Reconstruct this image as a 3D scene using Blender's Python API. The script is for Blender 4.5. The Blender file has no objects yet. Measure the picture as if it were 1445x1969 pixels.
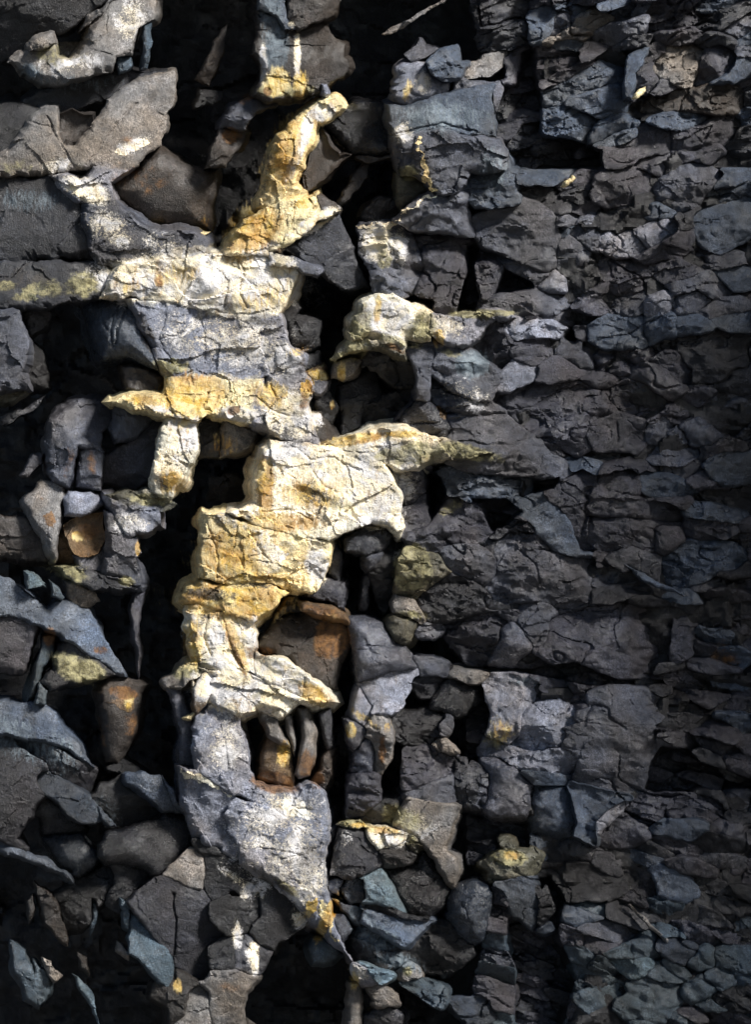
import bpy, math, random
import numpy as np
from mathutils import Vector
from mathutils.geometry import delaunay_2d_cdt

scene = bpy.context.scene
# ------------------------------------------------------------------ camera
K = 0.003                    # metres per photograph pixel on the plane of the cliff
DIST = 10.0                  # camera to that plane
W, H = 1445.0, 1969.0
ZC = 3.35
cam_data = bpy.data.cameras.new('camera')
cam = bpy.data.objects.new('camera', cam_data)
scene.collection.objects.link(cam)
cam.location = (0, -DIST, ZC)
cam.rotation_euler = (math.radians(90), 0, 0)
cam_data.sensor_fit = 'VERTICAL'
cam_data.sensor_height = 24.0
cam_data.lens = 24.0 * DIST / (H * K)
cam_data.clip_end = 500.0
scene.camera = cam
# ------------------------------------------------------------------ light
SUN_ELEV, SUN_AZ = 38.0, 50.0        # azimuth measured from the camera's back towards its right hand
world = bpy.data.worlds.new('World')
scene.world = world
world.use_nodes = True
wn = world.node_tree.nodes
wl = world.node_tree.links
sky = wn.new('ShaderNodeTexSky')
sky.sky_type = 'NISHITA'
sky.sun_disc = False
sky.sun_elevation = math.radians(SUN_ELEV)
sky.sun_rotation = math.radians(180.0 - SUN_AZ)
bg = wn['Background']
bg.inputs['Strength'].default_value = 0.05
wl.new(sky.outputs['Color'], bg.inputs['Color'])
sun_data = bpy.data.lights.new('sun', 'SUN')
sun_data.energy = 5.0
sun_data.angle = math.radians(12.0)
sun_data.color = (1.0, 0.96, 0.90)
sun = bpy.data.objects.new('sun', sun_data)
scene.collection.objects.link(sun)
e, a = math.radians(SUN_ELEV), math.radians(SUN_AZ)
to_sun = Vector((math.sin(a) * math.cos(e), -math.cos(a) * math.cos(e), math.sin(e)))
sun.rotation_euler = to_sun.to_track_quat('Z', 'Y').to_euler()
sun.location = to_sun * 30
vs = scene.view_settings
vs.view_transform = 'Standard'
vs.look = 'None'
vs.exposure = 0.74
vs.gamma = 1.0

# ------------------------------------------------------------------ noise
rng = np.random.default_rng(11)
PERM = rng.integers(0, 1 << 16, 1 << 16)

def hash2(ix, iy, seed):
    h = (ix.astype(np.int64) * 374761393 + iy.astype(np.int64) * 668265263 + int(seed) * 2246822519)
    h = (h ^ (h >> 13)) * 1274126177
    h = h ^ (h >> 16)
    return (h & 0xFFFFFF) / float(0xFFFFFF)

def vnoise(x, y, seed):
    ix, iy = np.floor(x), np.floor(y)
    fx, fy = x - ix, y - iy
    fx = fx * fx * fx * (fx * (fx * 6 - 15) + 10)
    fy = fy * fy * fy * (fy * (fy * 6 - 15) + 10)
    a = hash2(ix, iy, seed); b = hash2(ix + 1, iy, seed)
    c = hash2(ix, iy + 1, seed); d = hash2(ix + 1, iy + 1, seed)
    return (a * (1 - fx) + b * fx) * (1 - fy) + (c * (1 - fx) + d * fx) * fy - 0.5

def fbm(x, y, size, seed, octaves=5, gain=0.5):
    out = np.zeros_like(x); amp = 1.0; s = 1.0 / size
    for k in range(octaves):
        out += amp * vnoise(x * s + 17.3 * k, y * s - 9.1 * k, seed + k * 101)
        s *= 2.03; amp *= gain
    return out

def ridged(x, y, size, seed, octaves=4):
    out = np.zeros_like(x); amp = 1.0; s = 1.0 / size
    for k in range(octaves):
        out += amp * (0.5 - np.abs(vnoise(x * s + 3.7 * k, y * s + 5.9 * k, seed + k * 77)) * 2)
        s *= 2.1; amp *= 0.5
    return out

def terraces(x, y, cell, seed, stretch=1.0, ang=0.0):
    """broken flakes: each cell of an irregular net is its own small tilted plane"""
    wx = x + 0.35 * cell * fbm(x, y, cell * 1.2, seed + 5, 3)
    wy = y + 0.35 * cell * fbm(x, y, cell * 1.2, seed + 6, 3)
    ca, sa = math.cos(ang), math.sin(ang)
    u = (wx * ca + wy * sa) / (cell * stretch)
    v = (-wx * sa + wy * ca) / cell
    iu, iv = np.floor(u), np.floor(v)
    best = np.full(x.shape, 1e9); val = np.zeros_like(x)
    for du in (-1, 0, 1):
        for dv in (-1, 0, 1):
            cu, cv = iu + du, iv + dv
            px = cu + hash2(cu, cv, seed); py = cv + hash2(cu, cv, seed + 1)
            d = (u - px) ** 2 + (v - py) ** 2
            h = (hash2(cu, cv, seed + 2) - 0.5) + (hash2(cu, cv, seed + 3) - 0.5) * 1.6 * (u - px) + (hash2(cu, cv, seed + 4) - 0.5) * 1.6 * (v - py)
            m = d < best
            best = np.where(m, d, best); val = np.where(m, h, val)
    return val

TILES = [(0, 0, 1.0), (0, 0, 2.89), (450, 0, 2.89), (900, 0, 2.651), (0, 450, 2.89), (450, 450, 2.89), (900, 450, 2.651),
         (0, 900, 2.89), (450, 900, 2.89), (900, 900, 2.651), (0, 1350, 2.89), (450, 1350, 2.89), (900, 1350, 2.651)]

def parse_points(tile, text):
    ox, oy, s = TILES[tile]
    return np.array([[float(c) for c in p.split(',')] for p in text.split()]) / s + (ox, oy)

def to_world(px, py, d):
    f = (DIST - d) / DIST
    return np.stack([(px - W / 2) * K * f, -d, ZC + (H / 2 - py) * K * f], axis=-1)

def rough_edge(poly, amp, rnd, step=3.5):
    """midpoint displacement: a broken edge between the corners that were measured"""
    pts = [np.array(p) for p in poly]
    out = []
    def rec(a, b, amp_):
        l = np.linalg.norm(b - a)
        if l < step:
            out.append(a); return
        n = np.array([-(b - a)[1], (b - a)[0]]) / max(l, 1e-6)
        t = 0.5 + rnd.uniform(-0.12, 0.12)
        m = a + (b - a) * t + n * rnd.gauss(0, 1) * min(amp_ * l, 5.0)
        rec(a, m, amp_); rec(m, b, amp_)
    for i in range(len(pts)):
        rec(pts[i], pts[(i + 1) % len(pts)], amp)
    return np.array(out)

def seg_dist(p, loop, closed=True):
    a = loop if closed else loop[:-1]
    b = np.roll(loop, -1, axis=0) if closed else loop[1:]
    best = np.full(len(p), 1e18)
    for i0 in range(0, len(a), 64):
        A, B = a[i0:i0 + 64], b[i0:i0 + 64]
        ab = B - A
        L = (ab ** 2).sum(1) + 1e-9
        t = ((p[:, None, :] - A[None]) * ab[None]).sum(2) / L
        t = np.clip(t, 0, 1)
        q = A[None] + t[..., None] * ab[None]
        best = np.minimum(best, ((p[:, None, :] - q) ** 2).sum(2).min(1))
    return np.sqrt(best)

def inside(p, loop):
    x, y = p[:, 0], p[:, 1]
    r = np.zeros(len(p), bool)
    a = loop; b = np.roll(loop, -1, axis=0)
    for (x0, y0), (x1, y1) in zip(a, b):
        c = (y0 > y) != (y1 > y)
        if c.any():
            xi = (x1 - x0) * (y - y0) / (y1 - y0 + 1e-12) + x0
            r ^= c & (x < xi)
    return r

def poly_area(l):
    x, y = l[:, 0], l[:, 1]
    return 0.5 * np.sum(x * np.roll(y, -1) - np.roll(x, -1) * y)

# ------------------------------------------------------------------ material
def rock_material(name, streak=0.5, gloss=0.0):
    m = bpy.data.materials.new(name); m.use_nodes = True
    nt = m.node_tree; N = nt.nodes; L = nt.links
    for n in list(N): N.remove(n)
    def node(t, **kw):
        n = N.new(t)
        for k, v in kw.items():
            if hasattr(n, k): setattr(n, k, v)
        return n
    def put(sock, v):
        if hasattr(v, 'links') or hasattr(v, 'is_linked'): L.new(v, sock)
        else: sock.default_value = v
    def math_(op, a, b=0.0, clamp=False):
        n = node('ShaderNodeMath', operation=op); n.use_clamp = clamp
        put(n.inputs[0], a); put(n.inputs[1], b); return n.outputs[0]
    def noise(vec, scale, detail=6, rough=0.55, dist=0.0):
        n = node('ShaderNodeTexNoise'); L.new(vec, n.inputs['Vector'])
        n.inputs['Scale'].default_value = scale; n.inputs['Detail'].default_value = detail
        n.inputs['Roughness'].default_value = rough; n.inputs['Distortion'].default_value = dist
        return n.outputs['Fac']
    def ramp(v, lo, hi, a=0.0, b=1.0):
        n = node('ShaderNodeMapRange'); n.interpolation_type = 'SMOOTHSTEP'
        put(n.inputs['Value'], v)
        for k, x in (('From Min', lo), ('From Max', hi), ('To Min', a), ('To Max', b)): n.inputs[k].default_value = x
        return n.outputs['Result']
    def mix(fac, a, b, mode='MIX'):
        n = node('ShaderNodeMix', data_type='RGBA', blend_type=mode)
        put(n.inputs['Factor'], fac); put(n.inputs[6], a); put(n.inputs[7], b); return n.outputs[2]
    geo = node('ShaderNodeNewGeometry'); pos = geo.outputs['Position']
    mp = node('ShaderNodeMapping'); L.new(pos, mp.inputs['Vector'])
    mp.inputs['Rotation'].default_value = (0.0, math.radians(28), 0.0); mp.inputs['Scale'].default_value = (5.0, 2.0, 1.0)
    spos = mp.outputs['Vector']
    def attr(n_):
        n = node('ShaderNodeAttribute'); n.attribute_name = n_; return n.outputs['Color']
    tone = attr('tone')
    sa = node('ShaderNodeSeparateColor'); L.new(attr('stain_a'), sa.inputs[0])
    sb = node('ShaderNodeSeparateColor'); L.new(attr('stain_b'), sb.inputs[0])
    n1 = noise(pos, 5.0, 10, 0.62, 0.4)
    n2 = noise(pos, 19.0, 10, 0.68, 0.3)
    n3 = noise(pos, 75.0, 6, 0.7)
    ns = noise(spos, 14.0, 8, 0.65, 0.2)
    n4 = noise(pos, 150.0, 5, 0.7)
    nb = noise(spos, 42.0, 6, 0.65)
    ng = noise(pos, 7.0, 10, 0.68, 0.8)
    fine = math_('ADD', math_('MULTIPLY', n3, 0.55), math_('MULTIPLY', n4, 0.45))
    # the rock's own colour, mottled
    v = math_('ADD', math_('MULTIPLY', ramp(n1, 0.38, 0.62), 0.42), math_('MULTIPLY', ramp(n2, 0.36, 0.64), 0.45))
    v = math_('ADD', v, math_('MULTIPLY', ramp(fine, 0.38, 0.62), 0.5))
    v = math_('ADD', v, math_('MULTIPLY', ramp(nb, 0.36, 0.64), 0.4))
    v = math_('ADD', v, 0.22)
    col = mix(1.0, tone, v, 'MULTIPLY')
    frost = math_('MULTIPLY', ramp(noise(pos, 4.3, 9, 0.68, 0.7), 0.44, 0.60), ramp(fine, 0.47, 0.58))
    col = mix(math_('MULTIPLY', frost, 0.75), col, mix(1.0, mix(1.0, col, (1.9, 1.9, 1.95, 1), 'MULTIPLY'), (0.028, 0.028, 0.031, 1), 'ADD'))
    warm = mix(1.0, col, (1.07, 1.0, 0.92, 1), 'MULTIPLY')
    cool = mix(1.0, col, (0.92, 1.0, 1.12, 1), 'MULTIPLY')
    nh = noise(pos, 2.6, 6, 0.6)
    col = mix(ramp(nh, 0.38, 0.64), cool, warm)
    def stain(mask, pattern, spread, lo, hi):
        s = math_('ADD', math_('MULTIPLY', mask, 1.25), math_('MULTIPLY', math_('SUBTRACT', pattern, 0.5), spread))
        f = ramp(s, lo, hi)
        return math_('MULTIPLY', f, ramp(mask, 0.0, 0.12))
    pat_a = math_('ADD', math_('MULTIPLY', n1, 0.55), math_('MULTIPLY', n2, 0.45))
    pat_b = math_('ADD', math_('MULTIPLY', fine, 0.45), math_('MULTIPLY', ng, 0.55))
    pat_c = math_('ADD', math_('MULTIPLY', ns, 0.6), math_('MULTIPLY', fine, 0.4))
    f_moss = stain(sb.outputs[0], pat_a, 3.4, 0.3, 0.8)
    f_pale = stain(sa.outputs[0], pat_b, 4.6, 0.32, 0.72)
    pat_o = math_('ADD', math_('MULTIPLY', pat_a, 0.55), math_('MULTIPLY', ns, 0.45))
    f_ochre = stain(sa.outputs[1], pat_o, 4.4, 0.32, 0.88)
    f_rust = stain(sa.outputs[2], pat_a, 3.0, 0.35, 0.85)
    f_blue = stain(sb.outputs[1], pat_c, 3.6, 0.3, 0.85)
    f_dark = stain(sb.outputs[2], pat_b, 5.0, 0.45, 0.85)
    def vary(c1, c2): return mix(ramp(n2, 0.38, 0.62), c1, c2)
    cream = mix(ramp(ng, 0.42, 0.60), (0.85, 0.74, 0.51, 1), (0.66, 0.65, 0.66, 1))
    gold = mix(ramp(n1, 0.38, 0.60), (0.34, 0.17, 0.02, 1), mix(ramp(n2, 0.40, 0.60), (0.70, 0.46, 0.085, 1), (0.90, 0.74, 0.38, 1)))
    col = mix(math_('MULTIPLY', f_blue, 0.85), col, vary((0.07, 0.095, 0.12, 1), (0.17, 0.21, 0.24, 1)))
    col = mix(math_('MULTIPLY', f_pale, 0.9), col, cream)
    col = mix(math_('MULTIPLY', f_moss, 0.8), col, vary((0.09, 0.078, 0.03, 1), (0.42, 0.38, 0.20, 1)))
    col = mix(math_('MULTIPLY', f_ochre, 0.85), col, gold)
    col = mix(math_('MULTIPLY', f_rust, 0.85), col, vary((0.07, 0.032, 0.013, 1), (0.24, 0.115, 0.035, 1)))
    col = mix(math_('MULTIPLY', f_dark, 0.9), col, vary((0.018, 0.015, 0.013, 1), (0.06, 0.05, 0.04, 1)))
    # weathering: grey patches, dark films and fine black pits
    gp = math_('MULTIPLY', ramp(noise(pos, 5.5, 10, 0.7, 0.9), 0.50, 0.60), ramp(fine, 0.40, 0.58))
    col = mix(math_('MULTIPLY', gp, 0.8), col, mix(1.0, col, (0.36, 0.38, 0.42, 1), 'MULTIPLY'))
    tg = node('ShaderNodeSeparateColor'); L.new(tone, tg.inputs[0])
    bp_ = math_('MULTIPLY', math_('MULTIPLY', ramp(noise(spos, 3.2, 10, 0.72, 1.2), 0.54, 0.63), ramp(n3, 0.36, 0.56)), ramp(tg.outputs[1], 0.05, 0.3))
    col = mix(math_('MULTIPLY', bp_, 0.75), col, mix(1.0, col, (0.40, 0.28, 0.14, 1), 'MULTIPLY'))
    pit = math_('MULTIPLY', ramp(noise(pos, 52.0, 10, 0.75, 1.0), 0.555, 0.62), ramp(nh, 0.35, 0.58))
    col = mix(math_('MULTIPLY', pit, 0.85), col, mix(1.0, col, (0.12, 0.11, 0.10, 1), 'MULTIPLY'))
    # mineral specks
    vo = node('ShaderNodeTexVoronoi'); L.new(pos, vo.inputs['Vector']); vo.inputs['Scale'].default_value = 26.0
    sp = math_('MULTIPLY', ramp(vo.outputs['Distance'], 0.07, 0.03), ramp(n1, 0.56, 0.66))
    col = mix(math_('MULTIPLY', sp, 0.5), col, (0.55, 0.55, 0.55, 1))
    bs = node('ShaderNodeBsdfPrincipled'); out = node('ShaderNodeOutputMaterial')
    L.new(col, bs.inputs['Base Color'])
    L.new(ramp(n2, 0.35, 0.65, 0.30 - gloss, 0.52 - gloss), bs.inputs['Roughness'])
    bs.inputs['Specular IOR Level'].default_value = 0.6
    hgt = math_('ADD', math_('MULTIPLY', n3, 0.6), math_('MULTIPLY', n4, 0.3))
    hgt = math_('ADD', hgt, math_('MULTIPLY', nb, streak))
    hgt = math_('ADD', hgt, math_('MULTIPLY', n2, 0.35))
    bp = node('ShaderNodeBump'); bp.inputs['Strength'].default_value = 1.0
    L.new(ramp(n1, 0.38, 0.62, 0.006, 0.019), bp.inputs['Distance'])
    L.new(hgt, bp.inputs['Height'])
    L.new(bp.outputs['Normal'], bs.inputs['Normal'])
    L.new(bs.outputs['BSDF'], out.inputs['Surface'])
    return m

MAT = rock_material('weathered_slate')
MAT_WET = rock_material('damp_smooth_slate', 0.15, 0.16)

TONE = {'k': (0.0085, 0.0082, 0.0092), 'b': (0.033, 0.0255, 0.020), 'g': (0.056, 0.057, 0.067), 'G': (0.165, 0.166, 0.188), 'w': (0.75, 0.67, 0.50),
        'y': (0.68, 0.54, 0.28), 'u': (0.043, 0.054, 0.072), 'p': (0.035, 0.0335, 0.0405), 't': (0.040, 0.055, 0.067), 'o': (0.085, 0.050, 0.022),
        'T': (0.070, 0.100, 0.118), 'U': (0.060, 0.075, 0.100), 'm': (0.078, 0.070, 0.046), 'n': (0.14, 0.126, 0.112), 'd': (0.019, 0.0192, 0.0225)}

CRACKS = []       # polylines in photograph pixels: (points, width px, depth m)
STAINS = []       # (channel, x, y, rx, ry, rot, strength)
CH = {'pale': 0, 'ochre': 1, 'rust': 2, 'moss': 3, 'blue': 4, 'dark': 5}

def stain_fields(px, py):
    f = np.zeros((6, len(px)))
    x0, x1, y0, y1 = px.min(), px.max(), py.min(), py.max()
    for ch, x, y, rx, ry, rot, s in STAINS:
        r = max(rx, ry) * 2.2
        if x + r < x0 or x - r > x1 or y + r < y0 or y - r > y1: continue
        c, sn = math.cos(rot), math.sin(rot)
        u = ((px - x) * c + (py - y) * sn) / rx; v = (-(px - x) * sn + (py - y) * c) / ry
        f[ch] = np.maximum(f[ch], s * np.exp(-((u * u + v * v) ** 1.9) * 0.8))
    return f

def finish_mesh(o_name, verts, faces, pxy, tone, mat, parent=None, sharp=38, stain=True):
    me = bpy.data.meshes.new(o_name)
    me.from_pydata(verts.tolist(), [], faces)
    me.materials.append(mat)
    n = len(verts)
    f = stain_fields(pxy[:, 0], pxy[:, 1]) if stain else np.zeros((6, n))
    one = np.ones(n)
    for nm, data in (('tone', np.concatenate([np.broadcast_to(np.asarray(tone, float), (n, 3)), one[:, None]], 1)),
                     ('stain_a', np.stack([f[0], f[1], f[2], one], 1)), ('stain_b', np.stack([f[3], f[4], f[5], one], 1))):
        at = me.color_attributes.new(nm, 'FLOAT_COLOR', 'POINT')
        at.data.foreach_set('color', data.astype(np.float32).ravel())
    me.polygons.foreach_set('use_smooth', np.ones(len(me.polygons), bool))
    me.set_sharp_from_angle(angle=math.radians(sharp))
    o = bpy.data.objects.new(o_name, me)
    scene.collection.objects.link(o)
    if parent is not None: o.parent = parent
    return o

def smooth_(v, a, b):
    t = np.clip((v - a) / (b - a), 0, 1); return t * t * (3 - 2 * t)

def common_relief(x, y, mode, layers=1.0):
    """one mass of rock: undulations and bedding ledges that run on from stone to stone"""
    if mode == 'web':
        return .14 * fbm(x, y, 210, 701, 2) + .030 * fbm(x, y, 70, 702, 3) + .024 * terraces(x, y, 105, 703, 1.5, .3) + .014 * terraces(x, y, 40, 704, 1.8, .2) + .006 * terraces(x, y, 17, 705, 1.6, -.3)
    ang = np.radians(-15 + 33 * np.clip(y / 1969, 0, 1)); v = y - np.tan(ang) * (x - 1000)
    wx = x + 22 * fbm(x, y, 80, 721, 3); wy = v * 1.7 + 22 * fbm(x, y, 80, 722, 3)
    gr = np.exp(-(fbm(wx, wy, 88, 723, 2) / .035) ** 2) * smooth_(fbm(x, y, 120, 724, 2), -.15, .2)
    gr2 = np.exp(-(fbm(wx, wy, 46, 725, 2) / .045) ** 2) * smooth_(fbm(x, y, 90, 726, 2), 0, .25)
    crumple = np.abs(fbm(x * .8, v * 1.2, 95, 727, 4)) + .5 * np.abs(fbm(x, v * 1.3, 42, 728, 3))
    fold = -.042 * gr - .020 * gr2 - .10 * crumple
    return .13 * fbm(x, y * 1.6, 190, 711, 3) + min(1.0, .35 + layers) * fold + layers * (.050 * terraces(x, v, 46, 712, 3.2, 0.0) + .020 * terraces(x, v, 17, 713, 3.0, 0.1))

class Relief:
    """the height of one rock's face over the plane of the cliff, in metres, at photograph pixels"""
    def __init__(s, loop, d, lean, style, seed, mode=None):
        s.mode = mode; s.roll = None
        s.layers = {'S': .6, 'F': .14, 'D': .08, 'B': .25, 'R': .45}.get(style, .3) * random.Random(seed + 4).uniform(.5, 1.4)
        s.loop, s.d, s.lean, s.style, s.seed = loop, d, lean, style, seed
        lo, hi = loop.min(0), loop.max(0)
        s.c = loop.mean(0); s.size = float(np.sqrt(abs(poly_area(loop))))
        rr = random.Random(seed)
        q = np.array([[rr.uniform(lo[0], hi[0]), rr.uniform(lo[1], hi[1])] for _ in range(300)])
        q = q[inside(q, loop)]
        s.inr = float(seg_dist(q, loop).max()) if len(q) else 3.0
        nf = {'F': 4, 'L': 5, 'B': 8, 'D': 5, 'C': 4, 'S': 6, 'R': 10}[style]
        t = {'F': .13, 'L': .17, 'B': .46, 'D': .14, 'C': .1, 'S': .22, 'R': .60}[style]
        s.planes = [(rr.uniform(-.55, .55) * s.size, rr.uniform(-.55, .55) * s.size, rr.uniform(0, 6.283), t * rr.uniform(.35, 1.0)) for _ in range(nf)]
        s.ang = rr.uniform(-.5, .5)
        b_ = {'F': .30, 'L': .12, 'B': .35, 'D': .2, 'C': 0, 'S': .38, 'R': .2}[style]
        s.bend = (rr.uniform(-.9, .9) + (1.57 if rr.random() < .5 else 0), b_ * rr.uniform(.4, 1.3))
        s.dome = {'D': .75, 'C': -.8, 'B': .12}.get(style, 0.0)
        s.rim_w = {'D': .95, 'C': .95}.get(style, 0.0)
        s.tw = {'F': (.004, 42), 'L': (.010, 64), 'B': (.010, 40), 'D': (.002, 30), 'C': (.004, 40), 'S': (.009, 24), 'R': (.014, 38)}[style]
        s.nw = {'F': .016, 'L': .024, 'B': .024, 'D': .012, 'C': .014, 'S': .018, 'R': .028}[style]
    def __call__(s, p, edge=None):
        x, y = p[:, 0], p[:, 1]
        if edge is None: edge = seg_dist(p, s.loop)
        X, Z = (x - s.c[0]) * K, -(y - s.c[1]) * K
        own = {'web': .3, 'face': .85}.get(s.mode, 1.0)
        h = s.d - own * (s.lean[0] * X + s.lean[1] * Z)
        if s.mode: h = h + common_relief(x, y, s.mode, s.layers)
        wob = 0.10 * s.size * fbm(x, y, max(18, s.size * .5), s.seed + 31, 3)
        g = None
        for ox, oy, a, t in s.planes:
            pl = -t * ((x - s.c[0] - ox * .6 + wob) * math.cos(a) + (y - s.c[1] - oy * .6 + wob) * math.sin(a)) * K
            pl = pl + 0.10 * t * s.size * K
            g = pl if g is None else np.minimum(g, pl)
        h = h + own * np.maximum(g, -0.22)
        bx, by = s.bend
        L_ = max(s.size, 12) * K
        bu = (X * math.cos(bx) + Z * math.sin(bx)) / L_; bw = (-X * math.sin(bx) + Z * math.cos(bx)) / L_
        h = h - own * by * L_ * (np.clip(bu * bu, 0, 1.2) + .35 * np.clip(bw * bw, 0, 1.2))
        if s.rim_w:
            w = s.rim_w * s.inr
            u = np.clip(edge / w, 0, 1)
            h = h - s.dome * w * K * (1 - np.sqrt(np.clip(1 - (1 - u) ** 2, 0, 1)))
        ta, tc = s.tw
        tc = min(tc, max(12, s.size * .45))
        h = h + ta * terraces(x, y, tc, s.seed + 3, 2.2 if s.style in 'SF' else 1.4, s.ang)
        h = h + ta * .45 * terraces(x, y, tc * .38, s.seed + 9, 2.0, s.ang + .3)
        h = h + s.nw * fbm(x, y, min(90, max(20, s.size * .6)), s.seed + 1, 5, .45)
        if s.style in 'LBR':
            h = h + s.nw * .16 * ridged(x, y, 22, s.seed + 2, 4)
        # worn, chipped rim
        cw = np.clip(s.inr * .14, 1.2, 4.0) * (.6 + .9 * (vnoise(x / 23., y / 23., s.seed + 8) + .5))
        u = np.clip(1 - edge / cw, 0, 1)
        h = h - cw * K * (.7 if s.mode == 'web' else .8) * u * u
        if s.roll is not None:
            # the side that falls away into a hollow is rounded over
            A_, B_, rw = s.roll
            best = np.full(len(p), 1e18)
            for i0 in range(0, len(A_), 64):
                a2, b2 = A_[i0:i0 + 64], B_[i0:i0 + 64]; ab = b2 - a2
                t_ = np.clip(((p[:, None, :] - a2[None]) * ab[None]).sum(2) / ((ab ** 2).sum(1) + 1e-9), 0, 1)
                best = np.minimum(best, ((p[:, None, :] - a2[None] - t_[..., None] * ab[None]) ** 2).sum(2).min(1))
            rwv = np.clip(rw * (.95 + .8 * terraces(x, y, 34, s.seed + 18, 1.3, .4)), 3.0, None)
            v_ = np.clip(1 - np.sqrt(best) / rwv, 0, 1)
            h = h - rwv * K * 1.05 * v_ ** 1.5
        for pts, cwid, cdep, lo, hi in CRACKS:
            m = (x > lo[0] - 8) & (x < hi[0] + 8) & (y > lo[1] - 8) & (y < hi[1] + 8)
            if m.any():
                q = p[m] + np.stack([fbm(x[m], y[m], 14, 5, 3), fbm(x[m], y[m], 14, 6, 3)], 1) * 3.5
                dd = seg_dist(q, pts, False)
                h[m] = h[m] - cdep * np.exp(-(dd / cwid) ** 2)
        return h

def build_rock(name, loop0, d, lean, style, tone, T, seed, parent=None, res=2.7, mat=None, amp=.07, relief=None, lift=0.0, grow=0.0, tone_fn=None, mode=None, roll=0.0, joint_at=None):
    rnd = random.Random(seed)
    if poly_area(loop0) > 0: loop0 = loop0[::-1]
    if grow:
        t_ = np.roll(loop0, -1, 0) - loop0; n_ = np.stack([-t_[:, 1], t_[:, 0]], 1); n_ /= np.linalg.norm(n_, axis=1)[:, None] + 1e-9
        m_ = n_ + np.roll(n_, 1, 0); m_ /= np.linalg.norm(m_, axis=1)[:, None] + 1e-3
        loop0 = loop0 + m_ * grow
    loop = rough_edge(loop0, amp, rnd)
    rel = relief or Relief(loop, d, lean, style, seed, mode)
    if relief is None and roll > 0:
        nx_ = np.roll(loop, -1, 0) - loop; nx_ = np.stack([-nx_[:, 1], nx_[:, 0]], 1); nx_ /= np.linalg.norm(nx_, axis=1)[:, None] + 1e-9
        sel = nx_[:, 0] - .25 * nx_[:, 1] < -.35
        if joint_at is not None: sel &= ~joint_at(loop + nx_ * 11)
        if sel.any(): rel.roll = (loop[sel], np.roll(loop, -1, 0)[sel], min(17.0, max(5.0, roll * rel.inr)))
    lo, hi = loop.min(0), loop.max(0)
    gx = np.arange(lo[0], hi[0], res); gy = np.arange(lo[1], hi[1], res * .866)
    A, B = np.meshgrid(gx, gy)
    A = A + (np.arange(len(gy)) % 2)[:, None] * res * .5
    q = np.stack([A.ravel(), B.ravel()], 1)
    q = q + (np.array([hash2(q[:, 0] * 7, q[:, 1] * 7, seed), hash2(q[:, 0] * 7, q[:, 1] * 7, seed + 1)]).T - .5) * res * .55
    q = q[inside(q, loop)]
    if len(q):
        q = q[seg_dist(q, loop) > res * .55]
    allp = np.concatenate([loop, q])
    co = [Vector((float(a), float(-b))) for a, b in allp]
    nl = len(loop)
    edges = [(i, (i + 1) % nl) for i in range(nl)]
    r = delaunay_2d_cdt(co, edges, [], 1, 1e-4)
    vs2, fs = r[0], r[2]
    p = np.array([(v[0], -v[1]) for v in vs2])
    tri = [tuple(f) for f in fs]
    edge = seg_dist(p, loop)
    h = rel(p, edge) + lift
    # boundary of the face
    cnt = {}
    for f in tri:
        for i in range(3):
            e_ = (f[i], f[(i + 1) % 3]); cnt[e_] = 1
    bd = [e_ for e_ in cnt if (e_[1], e_[0]) not in cnt]
    bv = sorted({v for e_ in bd for v in e_}); bi = {v: i for i, v in enumerate(bv)}
    nrm = np.zeros((len(bv), 2))
    for a_, b_ in bd:
        t_ = p[b_] - p[a_]; n_ = np.array([-t_[1], t_[0]])       # outward in y-down pixels for a counter-clockwise face
        n_ = n_ / (np.linalg.norm(n_) + 1e-9)
        nrm[bi[a_]] += n_; nrm[bi[b_]] += n_
    nrm = nrm / (np.linalg.norm(nrm, axis=1)[:, None] + 1e-6)
    bp = p[bv]; bh = h[bv]
    rings_p, rings_h = [], []
    fl = np.clip(.5 + 1.3 * fbm(bp[:, 0], bp[:, 1], 70, seed + 71, 3), -.15, 1.2)
    for lv in (.07, .25, .6, 1.0):
        off = fl * .16 * T * lv / K * .9 + 2.6 * fbm(bp[:, 0], bp[:, 1] + 400 * lv, 16, seed + 72, 3) * min(1.0, lv * 4)
        rings_p.append(bp + nrm * np.clip(off, -4, 60)[:, None]); rings_h.append(bh - T * lv * (1 + .2 * fbm(bp[:, 0], bp[:, 1], 30, seed + 73, 2)))
    P = np.concatenate([p] + rings_p); Hh = np.concatenate([h] + rings_h)
    n0, nb = len(p), len(bv)
    faces = list(tri)
    for k in range(4):
        o0 = n0 + (k - 1) * nb; o1 = n0 + k * nb
        for a_, b_ in bd:
            ia, ib = bi[a_], bi[b_]
            top_a, top_b = (a_, b_) if k == 0 else (o0 + ia, o0 + ib)
            faces.append((top_b, top_a, o1 + ia, o1 + ib))
    c_i = len(P)
    P = np.concatenate([P, bp.mean(0)[None]]); Hh = np.append(Hh, (bh - T).mean())
    o1 = n0 + 3 * nb
    for a_, b_ in bd: faces.append((o1 + bi[b_], o1 + bi[a_], c_i))
    if tone_fn is not None: tone = tone_fn(P, tone)
    o = finish_mesh(name, to_world(P[:, 0], P[:, 1], Hh), faces, P, tone, mat or MAT, parent)
    return o, rel, loop

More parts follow.
